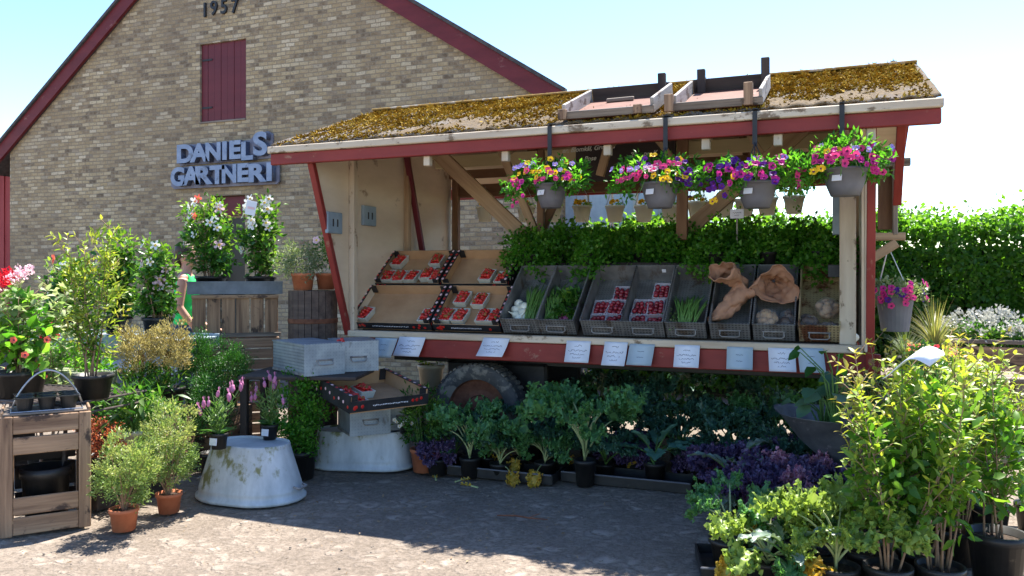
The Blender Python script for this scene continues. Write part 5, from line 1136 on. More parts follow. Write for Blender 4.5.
for s in (-1, 1): q.box((.1, s * .17, .03), (.55, .01, .055)); q.box((.1 + s * .275, 0, .03), (.01, .34, .055))
put('tray_body', q, M['blackplastic'], t); box('rim', t, M['greyplastic'], (.1, -.178, .055), (.57, .014, .01))

# ---------------------------------------------------------------- wheelbarrow with squash plants
wb = fl(868, 4.8); t = thing('wheelbarrow', 'dark steel wheelbarrow filled with leafy plants behind the purple kale', 'wheelbarrow', (wb.x, wb.y, 0), .15)
def tub(t):
    q = MB(); n = 28; rings = [(.02, .22, .24, .05), (.30, .27, .26, .0), (.60, .42, .33, -.0), (.60, .405, .315, 0), (.34, .27, .25, 0)]; zs = [.30, .30, .58, .58, .34]; vs = []
    for (a, b, z, off) in ((.10, .10, .37, 0), (.28, .20, .38, 0), (.38, .27, .47, -.02), (.47, .32, .60, -.05), (.485, .335, .605, -.05), (.46, .31, .595, -.05), (.36, .25, .45, -.02), (.24, .18, .33, 0)):
        for k in range(n):
            c, s_ = math.cos(2 * PI * k / n), math.sin(2 * PI * k / n); e = .62; x = (abs(c) ** e) * (1 if c > 0 else -1) * a + off; y = (abs(s_) ** e) * (1 if s_ > 0 else -1) * b
            vs.append((x, y, z + (.05 * (-x) if z > .5 else 0)))
    fs = [(j * n + k, j * n + (k + 1) % n, (j + 1) * n + (k + 1) % n, (j + 1) * n + k) for j in range(7) for k in range(n)] + [tuple(range(n))[::-1]]
    q.add(vs, fs); put('tub', q, M['barrow'], t, smooth=True)
tub(t)
for s in (-1, 1):
    beam('leg', t, M['rust'], (.22, s * .2, .36), (.30, s * .24, .02), .03, .03); beam('handle', t, M['woodgrey'], (-.42, s * .08, .22), (.95, s * .30, .50), .035, .035)
beam('brace', t, M['rust'], (-.1, -.2, .38), (-.38, -.08, .20), .03, .03); q = MB(); q.lathe([(.06, -.03), (.15, -.035), (.18, -.02), (.18, .02), (.15, .035), (.06, .03)], 28); put('wheel', q, M['tyre'], t, (-.45, 0, .18), (R(90), 0, 0), True)
q = MB(); q.disc(.28, .50, 20); put('soil', q, M['soil'], t)
def bigleaf_plant(name, label, cat, loc, n, h, size, mat, seed, spread=.3, group=None, wid=.85):
    t = thing(name, label, cat, loc, 0, group); rs = random.Random(seed); S = MB(); P, D, N, Ls, V = [], [], [], [], []
    for k in range(n):
        a = k * 2.4 + rs.random(); r = spread * rs.uniform(.3, 1); hh = h * rs.uniform(.4, 1); e = Vector((math.cos(a) * r, math.sin(a) * r, hh)); S.tube([(0, 0, 0), (e.x * .35, e.y * .35, hh * .75), e], [.006, .005, .003], 5)
        P.append(e); D.append((math.cos(a), math.sin(a), -.2 + rs.uniform(-.4, .3))); N.append((rs.gauss(0, .3), -.5 + rs.gauss(0, .3), 1)); Ls.append(size * rs.uniform(.6, 1.1)); V.append(rs.random())
    put('stalks', S, M['green'], t); Ls = np.array(Ls); link('leaves', leafmesh('leaves', L[mat], [list(p) for p in P], D, N, Ls, Ls * wid, V, True), t); return t
for i, (dx, dy, lab) in enumerate(((-.25, -.05, 'in the nose of the wheelbarrow, hanging over its rim'), (.0, .08, 'in the middle of the wheelbarrow'), (.25, .0, 'at the back of the wheelbarrow'))):
    bigleaf_plant('squash_plant', 'blue green leafy squash plant ' + lab, 'squash plant', (wb.x + dx, wb.y + dy, .50), 14, .34, .12, 'squash', 50 + i, .24, 'squash plants in the wheelbarrow')
bigleaf_plant('climbing_bean', 'leafy vine rising in front of the last price signs', 'vine', (wb.x - .18, wb.y - .1, .5), 13, .52, .09, 'mand', 60, .22)

# ---------------------------------------------------------------- foreground right shrubs
GS = 'young potted shrubs at the lower right'
def pshrub(px, D, h, n, label, seed, leaf='young', potr=.10, poth=.17, lean=.25, side=11, Ln=.066, Wd=.028, sideL=.14, start=.25, gap=.026, z=0, base=None, grp=GS, rz=0, mat='blackplastic', name='young_shrub', cat='shrub', r0=.006):
    t = thing(name, label, cat, fl(px, D, z), rz, grp); pot(t, potr, poth, mat)
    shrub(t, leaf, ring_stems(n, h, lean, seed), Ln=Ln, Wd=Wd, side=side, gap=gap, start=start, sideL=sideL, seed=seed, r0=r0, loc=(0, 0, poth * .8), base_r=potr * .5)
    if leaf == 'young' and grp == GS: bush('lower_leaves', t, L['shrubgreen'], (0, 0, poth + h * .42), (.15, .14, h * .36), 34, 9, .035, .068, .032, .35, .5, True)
    return t
pshrub(997, 3.76, .84, 5, 'slim shrub in the big black pot at the right bottom corner', 1, potr=.125, poth=.25, lean=.22, Ln=.045, Wd=.017, start=.1)
pshrub(940, 3.55, .95, 8, 'dense green shrub with yellow tips, centre of the foreground', 2, lean=.26)
pshrub(888, 3.55, .86, 6, 'young shrub at the left of the foreground group beside the kale', 3, lean=.26)
pshrub(868, 3.75, .98, 3, 'bare-stemmed shrub with yellow top in front of the wheelbarrow', 4, 'shrubyellow', start=.55, side=7, lean=.12)
pshrub(920, 3.75, 1.0, 7, 'tall shrub behind the curled white sign', 5, 'young', lean=.28)
pshrub(958, 4.05, .98, 7, 'bushy yellow green shrub in the middle of the foreground group', 6, 'young', lean=.28)
pshrub(1035, 4.5, .72, 5, 'small leaved shrub cut by the right edge', 7, 'young', lean=.3, Ln=.05)
for i, (px, D, lf, h, lab) in enumerate(((890, 4.7, 'shrubyellow', 1.0, 'golden leaved shrub behind, next to the wagon corner'), (925, 4.9, 'shrubyellow', .98, 'golden leaved shrub behind the sign in the second row'), (962, 4.7, 'shrubyellow', 1.0, 'golden shrub with brown twig tips in the second row'), (905, 5.6, 'shrubyellow', .80, 'golden red tinged shrub below the hanging petunias'), (948, 5.5, 'shrubyellow', .8, 'golden shrub before the white planter flowers'), (990, 4.5, 'young', .95, 'green shrub reaching over the plank planter'))):
    pshrub(px, D, h * .95, 8, lab, 20 + i, lf, side=7, lean=.3, Ln=.055, start=.2, gap=.03)
t = thing('dwarf_conifer', 'fine green dwarf conifer among the yellow shrubs', 'conifer', fl(935, 4.2)); pot(t, .11, .18); bush('foliage', t, L['conifer'], (0, 0, .72), (.17, .17, .36), 80, 60, .025, .025, .008, .5, vmul=1.2); beam('trunk', t, M['bark'], (0, 0, .14), (0, 0, .95), .014, .014)
# loose sign on a stake
p = dp(913, 366, 3.62); t = thing('plant_sign', 'curled white plastic sign sticking out of the young shrubs', 'plant sign', (p.x, p.y, 0), -.25)
q = MB(); n = 10; vs = []
for i in range(n + 1):
    s = i / n; x = (s - .5) * .19; z = p.z + .035 * math.sin(s * PI * 1.5 - 1.2) + s * .05
    vs += [(x - .02, -.055, z - .03), (x + .03, .055, z + .02)]
q.add(vs, [(2 * i, 2 * i + 1, 2 * i + 3, 2 * i + 2) for i in range(n)]); o = put('sheet', q, M['paper'], t, smooth=True); md = o.modifiers.new('s', 'SOLIDIFY'); md.thickness = .003
beam('stake', t, M['green'], (-.05, .03, 0), (-.05, .03, p.z - .02), .006, .006)
q = MB(); q.tube([(-.085 + i * .007, -.052 + .002 * i, p.z - .052 + .03 + .004 * math.sin(i * 2.1) + i * .0005) for i in range(10)], .0016, 4); put('handwriting', q, M['ink'], t)

# ---------------------------------------------------------------- zinc tubs, drawers and lavender in the middle left
def zinc_tub(px, D, rt, rb_, h, stad, label, rz, mat='zincmoss'):
    f = fl(px, D); t = thing('zinc_tub', label, 'zinc tub', (f.x, f.y, 0), rz, 'upturned zinc tubs used as stands'); q = MB()
    q.lathe([(rb_ + .008, 0), (rb_ + .018, .008), (rb_ + .018, .022), (rb_, .03), (rb_ * .985, .06), (rb_ * .992, .068), (rb_ * .98, .076), (rt * 1.0, h - .015), (rt * .985, h), (rt * .97, h + .012), (rt * .955, h + .012), (rt * .95, h - .004)], 48, stad=stad, sy=.86)
    o = put('tub_wall', q, M[mat], t, smooth=True); q = MB(); q.disc(rt * .955, h - .004, 48, stad=stad, sy=.86); put('tub_base', q, M['zinc'], o)
    for s in (-1, 1):
        q = MB(); q.tube([(s * (rb_ + stad + .0), -.05, .10), (s * (rb_ + stad + .035), -.045, .09), (s * (rb_ + stad + .035), .045, .09), (s * (rb_ + stad), .05, .10)], .008, 6); put('handle', q, M['zincdark'], t, smooth=True)
    return t
T1 = zinc_tub(251, 5.28, .20, .285, .345, .075, 'pale algae-stained zinc tub upside down with two lavender pots on it', .05)
T2 = zinc_tub(363, 6.12, .18, .215, .27, .17, 'lower zinc tub upside down carrying metal drawers and a strawberry carton', .28)
def drawer_closed(px, D, z, W_, l, h, rz, label, rot=None):
    c0 = fl(px, D, z); f = c0 + Vector((math.cos(rz), math.sin(rz), 0)) * W_ / 2; t = thing('metal_crate', label, 'crate', f, rz, 'pale metal drawers stacked beside the wagon', rot); q = MB(); q.box((0, l / 2, h / 2), (W_, l, h)); q.box((0, -.002, h / 2), (W_ + .004, .01, h + .003)); 
    q.box((0, l / 2, h + .001), (W_ + .012, l + .01, .008)); put('body', q, M['drawerlight'], t)
    for s in (-1, 1): q = MB(); q.box((s * (W_ / 2 + .002), l / 2, .012), (.008, l, .02)); put('side_rail', q, M['zincdark'], t)
    handle(t, W_ * .75, h * .35, -.008); return t
bench_z = .735
drawer_closed(304, 5.66, bench_z + .0, .31, .55, .22, 1.06, 'left pale metal drawer on the plank bench, long side in view')
drawer_closed(338, 5.92, bench_z + .0, .30, .36, .22, .80, 'right pale metal drawer on the plank bench beside the wagon corner')
drawer_closed(350, 5.80, .285, .30, .34, .23, .85, 'pale metal drawer on the low tub under the strawberry carton, front one')
drawer_closed(386, 6.02, .285, .26, .34, .22, .70, 'darker half-hidden metal drawer on the low tub, right one')
# plank bench carrying the drawers
f = fl(318, 5.98); t = thing('plank_bench', 'rough grey plank bench under the pale metal drawers', 'bench', (f.x, f.y, 0), .3)
for k in range(3): box('plank', t, M['wooddark'], (-.06, -.2 + k * .2, bench_z - .018), (.86, .19, .026), .006)
for x, y in ((-.5, -.15), (-.5, .22), (-.12, .0), (.30, .24), (-.12, .24)):
    box('leg', t, M['wooddark'], (x, y, .355), (.05, .05, .70))
# carton on top
f = fl(350, 5.40, .515) + Vector((math.cos(1.08), math.sin(1.08), 0)) * .31; t, W_ = carton('x', 0, .62, 0, 0, .16, .60, .115, 'open printed strawberry carton resting on the pale metal crates', 1.08, f)
bpy.context.view_layer.update()
for x, y, lab in ((-.19, .30, 'left punnet in the tilted carton beside the wagon'), (-.04, .32, 'rear punnet in the tilted carton beside the wagon'), (-.20, .12, 'sparsely filled front punnet in the tilted carton')):
    punnet(t.matrix_world @ Matrix.Translation((x, y, .012)), 'white pulp ' + lab, 'white strawberry punnets', 'strawberry in a punnet of the tilted carton beside the wagon', 'strawberries in the tilted carton', fill=.6 if 'sparse' not in lab else .35)
t = thing('cherry_cluster', 'three red cherries left on the right bench drawer', 'cherries', fl(341, 5.95, bench_z + .21))
for d in ((-.022, 0, 0), (.02, -.005, 0), (.0, .01, .012)):
    q = MB(); q.ball((0, 0, .014), .015, n=10, m=7); c = put('cherry', q, M['berry'], t, d, smooth=True)
t = thing('white_flower_pot', 'small pot of white flowers at the right end of the low tub', 'flowering plant', fl(404, 5.92, .285)); pot(t, .035, .06); bush('foliage', t, L['mand'], (0, 0, .08), (.07, .06, .03), 8, 10, .01, .02, .01)
for k in range(9): flower(t, FLW['white'], (rg.uniform(-.09, .07), rg.uniform(-.06, 0), rg.uniform(.05, .1)), (rg.uniform(-.5, .5), -1, .6), .6)
def lavender(px, D, z, label, seed, s=1):
    t = thing('french_lavender', label, 'lavender', fl(px, D, z), 0, 'lavender pots on the zinc tub'); pot(t, .055, .10); rs = random.Random(seed)
    box('pot_label', t, M['paper'], (.0, -.052, .052), (.055, .006, .045), .001, (-.12, 0, 0))
    S = MB(); P, D_, V = [], [], []
    for k in range(15):
        a = rs.uniform(0, 6.28); r = rs.uniform(.03, .15); h = rs.uniform(.16, .33) * s; e = Vector((math.cos(a) * r, math.sin(a) * r, .09 + h)); S.tube([(0, 0, .08), (e.x * .4, e.y * .4, .08 + h * .6), e], .0022, 4)
        for j in range(14):
            u = rs.uniform(.1, .75); q = Vector((0, 0, .08)).lerp(e, u); P.append(list(q)); an = rs.uniform(0, 6.28); D_.append([math.cos(an), math.sin(an), .9]); V.append(rs.random() * .8)
        if k < 9:
            b = MB(); b.ball((0, 0, 0), .0115, (1, 1, 2.1), 9, 9, jit=.22, rg=rs)
            for w2 in range(3): aa = w2 * 2.1; b.add([(0, 0, .02), (math.cos(aa) * .010, math.sin(aa) * .01, .045), (math.cos(aa + .6) * .008, math.sin(aa + .6) * .008, .052), (math.cos(aa + .8) * .004, math.sin(aa + .8) * .004, .03)], [(0, 1, 2, 3)])
            me = b.mesh('flower_head', PT['lav'], True); at = me.attributes.new('rnd', 'FLOAT', 'POINT'); at.data.foreach_set('value', rng.random(len(me.vertices)).astype('f')); link('flower_head', me, t, e, (rs.uniform(-.3, .3), rs.uniform(-.3, .3), 0), rs.uniform(.8, 1.2))
    put('stems', S, M['green'], t); link('foliage', leafmesh('foliage', L['varieg'], P, D_, rdir(len(P)), .05, .011, np.array(V) * .8), t)
    P = np.array([[rs.uniform(-.03, .03), rs.uniform(-.03, .03), .09] for _ in range(16)]); an = rng.uniform(0, 6.28, 16); link('basal_leaves', leafmesh('basal_leaves', L['mand'], P, np.column_stack([np.cos(an), np.sin(an), .5 * np.ones(16)]), np.array([0, 0, 1.]) + 0 * P, .13, .028, .6, True), t)
lavender(219, 5.12, .345, 'pink lavender on the left front of the tall zinc tub', 1, 1.0); lavender(270, 5.42, .345, 'pink lavender at the back right of the tall zinc tub', 2, 1.05)
t = thing('herb_bush', 'dark green curly herb bush standing between the two zinc tubs', 'herb bush', fl(300, 5.75)); pot(t, .12, .2); bush('foliage', t, L['parsley'], (0, 0, .45), (.19, .16, .30), 90, 44, .028, .026, .016, .3)

# ---------------------------------------------------------------- left: crates, mandevillas, log, person
def crate_slats(t, W_, D_, H, n, m, vertical=True, back=True, gap=.012):
    if vertical:
        for k in range(n): box('slat', t, m, (-W_ / 2 + (k + .5) * W_ / n, -D_ / 2, H / 2), (W_ / n - gap, .016, H - .004))
    else:
        for k in range(n): box('slat', t, m, (0, -D_ / 2, (k + .5) * H / n), (W_, .016, H / n - gap))
    for s in (-1, 1):
        for k in range(3): box('side_slat', t, m, (s * (W_ / 2 - .01), 0, (k + .5) * H / 3), (.016, D_ - .03, H / 3 - .012))
        for y in (-1, 1): box('corner_post', t, m, (s * (W_ / 2 - .035), y * (D_ / 2 - .028), H / 2), (.035, .035, H - .01))
    box('top_board', t, m, (0, 0, H - .012), (W_ - .05, D_ - .04, .014)); 
D2 = 7.05; f = fl(236, D2); 
t = thing('slatted_crate', 'upper weathered crate with vertical slats carrying the metal trough', 'crate', (f.x, f.y, .92), .70, 'stacked wooden crates behind the lavender'); crate_slats(t, .70, .42, .36, 6, M['woodold']); box('bottom_rail', t, M['woodgrey'], (0, -.23, .02), (.74, .02, .035)); box('top_rail', t, M['woodold'], (0, -.23, .345), (.7, .02, .03))
t = thing('slatted_crate', 'lower weathered crate with horizontal slats in the crate stack', 'crate', (f.x + .04, f.y, .46), .70, 'stacked wooden crates behind the lavender'); crate_slats(t, .66, .42, .455, 5, M['woodold'], False)
t = thing('slatted_crate', 'bottommost crate of the stack, hidden low behind the conifer', 'crate', (f.x, f.y, 0), .70, 'stacked wooden crates behind the lavender'); crate_slats(t, .68, .42, .455, 5, M['woodold'], False)
t = thing('metal_trough', 'dark blue grey metal trough on the crates holding two mandevillas', 'trough', (f.x, f.y, 1.285), .70); q = MB(); q.box((0, 0, .006), (.76, .40, .01)); 
for s in (-1, 1): q.box((0, s * .205, .055), (.77, .012, .105)); q.box((s * .38, 0, .055), (.012, .40, .105))
q.box((0, -.212, .105), (.78, .012, .012)); put('trough_body', q, surf('dark_zinc', (.10, .12, .15), (.18, .21, .25), 8, rough=.5, bump=.2), t)
def mandevilla(px, D, z, h, w_, label, seed, cols, n=7, leafs='mand', grp='potted mandevillas', nfl=12, young=True, potr=.13, top=None):
    t = thing('mandevilla', label, 'mandevilla', fl(px, D, z), 0, grp); pot(t, potr, .14); rs = random.Random(seed)
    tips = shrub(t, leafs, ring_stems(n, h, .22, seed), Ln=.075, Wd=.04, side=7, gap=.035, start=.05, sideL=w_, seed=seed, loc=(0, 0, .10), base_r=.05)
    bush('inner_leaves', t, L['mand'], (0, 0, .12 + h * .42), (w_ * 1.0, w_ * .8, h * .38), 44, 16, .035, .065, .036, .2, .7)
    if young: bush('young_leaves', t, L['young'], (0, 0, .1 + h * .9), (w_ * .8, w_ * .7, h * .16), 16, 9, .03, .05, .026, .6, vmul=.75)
    for k in range(nfl):
        a = rs.uniform(-2.8, -.3); u = rs.uniform(.35, 1.05); r = w_ * 1.15 * (1.1 - .3 * u); fl_ = rs.choice(cols)
        p_ = Vector((math.cos(a) * r, math.sin(a) * r * .8, .12 + h * u)); flower(t, STAR[fl_], p_, (math.cos(a), math.sin(a) - .3, rs.uniform(0, .6)), rs.uniform(.8, 1.15))
    return t
mandevilla(211, 6.95, 1.30, .66, .22, 'mandevilla with white and coral flowers, left one in the trough', 1, ['white', 'coral', 'palepink', 'white'], nfl=15)
mandevilla(260, 7.05, 1.30, .68, .16, 'white flowered mandevilla with a paper tag, right one in the trough', 2, ['white'], nfl=15, n=6)
p = dp(251, 208, 6.78); box('tag', None, M['paper'], (p.x, p.y, p.z), (.09, .004, .12), .002, (0, .2, .3)); o = bpy.context.scene.collection.objects[-1]; o.name = 'plant_tag'; tag(o, 'white picture tag stuck high in the right mandevilla', 'plant tag')
q = MB(); q.box((0, -.004, 0), (.02, .002, .06)); o2 = put('printed_flower', q, PTwhite, o)
# log with terracotta pots
f = fl(313, 6.75); t = thing('wooden_barrel', 'dark old wooden barrel standing between the crates and the wagon', 'barrel', (f.x, f.y, 0)); q = MB()
for k in range(22):
    a = 2 * PI * k / 22; q.box((0, 0, .66), (.02, .052, 1.32), 0, Matrix.Rotation(a, 4, 'Z') @ Matrix.Translation((.19, 0, 0)))
put('staves', q, M['tarbark'], t); q = MB(); q.disc(.185, 1.315, 28); put('lid', q, M['wooddark'], t)
for z in (.3, 1.05): q = MB(); q.lathe([(.202, z), (.206, z + .005), (.206, z + .035), (.202, z + .04)], 32); put('hoop', q, M['rust'], t)
t = thing('terracotta_plant', 'grey leaved trailing plant in the larger terracotta pot on the barrel', 'potted plant', fl(303, 6.70, 1.325)); pot(t, .095, .14, 'terra'); bush('foliage', t, L['grey'], (-.03, 0, .24), (.22, .15, .13), 60, 30, .03, .035, .010, .2)
t = thing('terracotta_plant', 'small upright plant in the rear terracotta pot on the barrel', 'potted plant', fl(326, 6.85, 1.325)); pot(t, .085, .14, 'terra'); bush('foliage', t, L['mand'], (0, 0, .28), (.10, .09, .17), 26, 26, .03, .035, .014, .4)
flower(t, FLW['palepink'], (-.03, -.1, .42), (0, -1, .3), 1.3)
# person in a green top
def blob_mesh(parts, name, mat, vox=.012, parent=None, smooth=3):
    q = MB()
    for p in parts:
        if p[0] == 't': q.tube(p[1], p[2], 10)
        else: q.ball(p[1], 1, p[2], 14, 10)
    o = put(name, q, mat, parent, smooth=True); m = o.modifiers.new('r', 'REMESH'); m.mode = 'VOXEL'; m.voxel_size = vox; m.use_smooth_shade = True
    m = o.modifiers.new('s', 'SMOOTH'); m.iterations = smooth; m.factor = .5; return o
f = fl(187, 8.2, .0)
pp = thing('person', 'person with brown hair in a bright green sleeveless top behind the mandevilla', 'person', (f.x, f.y, .12 if abs(f.y - (WY - .5)) < .5 else .0), R(-60))
H_ = 1.78
parts = [('b', (0, .0, 1.655), (.078, .096, .115)), ('b', (0, .035, 1.60), (.058, .062, .07)), ('b', (0, .098, 1.635), (.013, .022, .02)), ('b', (.078, 0, 1.64), (.012, .02, .03)), ('b', (-.078, 0, 1.64), (.012, .02, .03)), ('b', (0, .088, 1.585), (.026, .012, .008)),
 ('t', [(0, -.01, 1.42), (0, .0, 1.58)], [.062, .052]), ('b', (0, 0, 1.28), (.17, .105, .19)), ('b', (0, 0, 1.08), (.145, .10, .16)), ('b', (0, 0, .95), (.165, .115, .12)), ('b', (0, -.01, 1.42), (.175, .075, .06))]
for s in (-1, 1):
    parts += [('t', [(s * .17, 0, 1.41), (s * .215, -.02, 1.13), (s * .20, .12, .93), (s * .19, .19, .90)], [.052, .042, .032, .026]), ('b', (s * .19, .225, .89), (.034, .045, .018)),
      ('t', [(s * .09, 0, .93), (s * .10, .01, .50), (s * .10, -.01, .10)], [.09, .062, .042]), ('t', [(s * .10, -.04, .045), (s * .10, .15, .03)], [.045, .032])]
    for k in range(4): parts.append(('t', [(s * (.165 + k * .017), .255, .89), (s * (.163 + k * .018), .295, .88), (s * (.165 + k * .017), .31 + .006 * (k in (1, 2)), .858)], [.009, .0085, .007]))
    parts.append(('t', [(s * .165, .215, .89), (s * .14, .245, .875), (s * .14, .27, .86)], [.011, .010, .008]))
body = blob_mesh(parts, 'body', M['skin'], .009, pp, 2)
for s in (-1, 1): q = MB(); q.ball((s * .03, .088, 1.665), .011, (1, .6, .7), 8, 6); put('eye', q, M['black'], body, smooth=True)
blob_mesh([('b', (0, -.025, 1.69), (.092, .10, .105)), ('b', (0, -.085, 1.60), (.07, .05, .09)), ('b', (0, -.13, 1.62), (.035, .04, .05))], 'hair', M['hair'], .009, pp)
blob_mesh([('b', (0, 0, 1.28), (.185, .12, .19)), ('b', (0, 0, 1.10), (.163, .115, .17)), ('b', (0, 0, .98), (.178, .127, .09)), ('t', [(-.12, 0, 1.41), (.12, 0, 1.41)], [.06, .06])], 'sleeveless_top', M['shirt'], .011, pp)
blob_mesh([('b', (0, 0, .92), (.178, .13, .10))] + [('t', [(s * .09, 0, .92), (s * .10, .01, .50), (s * .10, -.01, .12)], [.105, .078, .062]) for s in (-1, 1)], 'trousers', M['denim'], .012, pp)
blob_mesh([('t', [(s * .10, -.05, .045), (s * .10, .17, .03)], [.052, .038]) for s in (-1, 1)], 'shoes', M['black'], .012, pp)

# blue grey bench with dipladenias
f = fl(120, 6.5); t = thing('trough_bench', 'pale blue grey metal bench holding flowering dipladenias', 'bench', (f.x, f.y, 0), .03)
box('bench_side', t, M['steelblue'], (0, -.25, .93), (1.55, .02, .10)); box('bench_side', t, M['steelblue'], (0, .25, .93), (1.55, .02, .10)); box('bench_top', t, M['steelblue'], (0, 0, .95), (1.53, .48, .02))
for x in (-.7, 0, .7):
    for y in (-.22, .22): box('leg', t, M['rust'], (x, y, .44), (.035, .035, .88))
GM = 'dipladenias on the blue grey bench'
mandevilla(157, 6.45, .97, .60, .13, 'pale pink dipladenia at the right end of the blue grey bench', 3, ['palepink', 'white', 'palepink'], nfl=9, grp=GM, potr=.11)
mandevilla(118, 6.6, .97, .68, .17, 'tall dipladenia with a single pink flower in the middle of the bench', 4, ['palepink'], nfl=4, grp=GM, potr=.11)
mandevilla(72, 6.6, .97, .50, .17, 'leafy dipladenia left on the bench behind the variegated plant', 5, ['white', 'coral'], nfl=5, grp=GM, potr=.11)
# rear plant seen between the pots
t = thing('spiky_plant', 'dark spiky palm-like plant against the brick wall', 'palm', fl(62, 8.2, .9)); pot(t, .16, .25); grasstuft(t, 60, .65, .2, .45, 'grass', .012); box('stand_block', t, M['woodgrey'], (0, 0, -.45), (.4, .4, .88))
# wrought iron table with two pots
TZ = .695; f = fl(52, 5.15); t = thing('iron_table', 'rusty wrought iron garden table with scrolled edge', 'table', (f.x, f.y, 0), .06); q = MB()
for k in range(19): q.box((-.44 + k * .049, 0, TZ - .012), (.012, .60, .008))
put('table_top_bars', q, M['iron'], t); q = MB()
cs = [(-.46, -.31), (.46, -.31), (.46, .31), (-.46, .31), (-.46, -.31)]
for z in (TZ - .008, TZ - .075): q.tube([(x, y, z) for x, y in cs], .008, 6)
put('frame', q, M['iron'], t); q = MB()
for k in range(15):
    cx = -.42 + k * .06; q.tube([(cx + .024 * math.cos(a), -.31, TZ - .042 + .024 * math.sin(a)) for a in [2 * PI * i / 12 for i in range(13)]], .0045, 4)
put('scroll_edge', q, M['iron'], t)
for sx in (-1, 1):
    for sy in (-1, 1): q = MB(); q.tube([(sx * .43, sy * .28, TZ - .02), (sx * .38, sy * .25, .45), (sx * .36, sy * .24, .25), (sx * .45, sy * .30, .0)], .012, 6); put('leg', q, M['iron'], t, smooth=True)
# plants on the table
t = thing('hydrangea', 'broad leaved plant with red flower heads in a black pot on the iron table', 'potted plant', fl(20, 5.05, TZ)); pot(t, .155, .155)
tips = shrub(t, 'varieg', ring_stems(9, .62, .4, 5), Ln=.085, Wd=.055, side=7, gap=.045, start=.1, sideL=.16, seed=5, loc=(0, 0, .12), base_r=.07)
bush('inner_leaves', t, L['parsley'], (0, 0, .38), (.2, .17, .22), 24, 12, .04, .08, .05, .3, big=True, vmul=1.3)
for k in range(7):
    a = rg.uniform(0, 6.28); r = rg.uniform(.02, .25); b = MB(); P, D, v = clumps((0, 0, 0), (.045, .045, .03), 16, 6, .008, .3, .9); link('flower_head', leafmesh('flower_head', PT['red'] if k % 3 else PT['palepink'], P, D, rdir(len(P)), .02, .018, v), t, (math.cos(a) * r, math.sin(a) * r - .05, .74 + rg.uniform(-.06, .06)))
for k in range(10): a = rg.uniform(-3, -.1); flower(t, FLW['coral'], (math.cos(a) * .25 + .08, math.sin(a) * .2, rg.uniform(.2, .45)), (math.cos(a), math.sin(a), .2), .8)
t = pshrub(93, 4.95, .95, 6, 'tall yellow green azalea shrub in a black pot on the iron table', 31, 'young', .115, .145, .16, 11, .060, .022, .13, .08, .024, TZ, None, None, name='azalea_shrub', cat='shrub')
bush('foliage', t, L['shrubyellow'], (0, 0, .6), (.17, .14, .40), 60, 12, .02, .05, .016, .6)
# plants behind the table that fill the bed
t = thing('variegated_shrub', 'pale variegated shrub with coral flowers behind the iron table', 'shrub', fl(48, 5.75, 0)); pot(t, .14, .22); shrub(t, 'varieg', ring_stems(10, 1.0, .25, 9), Ln=.075, Wd=.045, side=9, gap=.04, start=.3, sideL=.2, seed=9, loc=(0, 0, .18), base_r=.08)
for k in range(12): a = rg.uniform(-3, -.1); flower(t, FLW['coral' if k % 2 else 'red'], (math.cos(a) * .28, math.sin(a) * .25, rg.uniform(.75, 1.2)), (math.cos(a), math.sin(a), .3), .9)
box('planter_box', thing('window_box', 'long greenish planter box behind the iron table', 'planter', fl(60, 5.95, .62)), surf('greenish_box', (.22, .25, .16), (.34, .36, .26), 8, bump=.2), (0, 0, .06), (.9, .22, .14)); tb = bpy.data.objects['window_box']
for x in (-.4, .4): box('leg', tb, M['wooddark'], (x, 0, -.315), (.05, .18, .61))
bush('planting', tb, L['parsley'], (.05, 0, .16), (.42, .13, .12), 50, 24, .03, .045, .02, .4, vmul=1.4)
# golden plumes, white pot plant, sedum, conifers
def stand(px, D, h, w_, label):
    t = thing('upturned_crate', label, 'crate', fl(px, D), .1, 'crates used as plant stands'); crate_slats(t, w_, .36, h, 4, M['woodold'], False); return t
stand(150, 5.95, .48, .55, 'hidden slatted crate under the golden plumes'); stand(213, 6.35, .42, .5, 'hidden slatted crate under the dark conifers')
for i, (px, lab) in enumerate(((138, 'left clump of golden feathery plumes'), (172, 'right clump of golden feathery plumes'))):
    t = thing('golden_plumes', lab + ' above the leafy pots', 'celosia', fl(px, 5.9, .48), 0, 'golden plume plants'); pot(t, .09, .15)
    P, D, v = clumps((0, 0, .42), (.17, .14, .24), 90, 34, .018, .9, .5); link('plumes', leafmesh('plumes', L['gold'], P, D, rdir(len(P)), .024, .009, v), t); bush('foliage', t, L['mand'], (0, 0, .2), (.14, .12, .08), 20, 14, .03, .06, .02)
for i, (px, D, z, r, hh, lab) in enumerate(((196, 6.2, .42, (.15, .14, .24), .34, 'dark green bushy conifer left of the crate stack'), (228, 6.35, .42, (.16, .14, .24), .30, 'dark green bushy conifer in front of the crate stack'), (212, 5.9, .0, (.16, .14, .24), .50, 'dark conifer low behind the left lavender'))):
    t = thing('dark_conifer', lab, 'conifer', fl(px, D, z), 0, 'dark green conifers'); pot(t, .09, .15); bush('foliage', t, L['conifer'], (0, 0, hh), r, 90, 60, .024, .024, .007, .5, .65, vmul=1.2); beam('trunk', t, M['bark'], (0, 0, .1), (0, 0, hh + .05), .014, .014)
t = bigleaf_plant('white_pot_plant', 'leafy plant with long leaves in a whitish pot behind the feathery bushes', 'potted plant', fl(137, 5.3, .26), 60, .42, .10, 'varieg', 77, .26, None, .3); o = pot(t, .12, .18, 'whiteveg'); bush('leaves', t, L['mand'], (0, 0, .3), (.24, .18, .14), 40, 12, .03, .08, .022, .4, big=True)
box('stand_block', t, M['wooddark'], (0, 0, -.132), (.26, .26, .255))
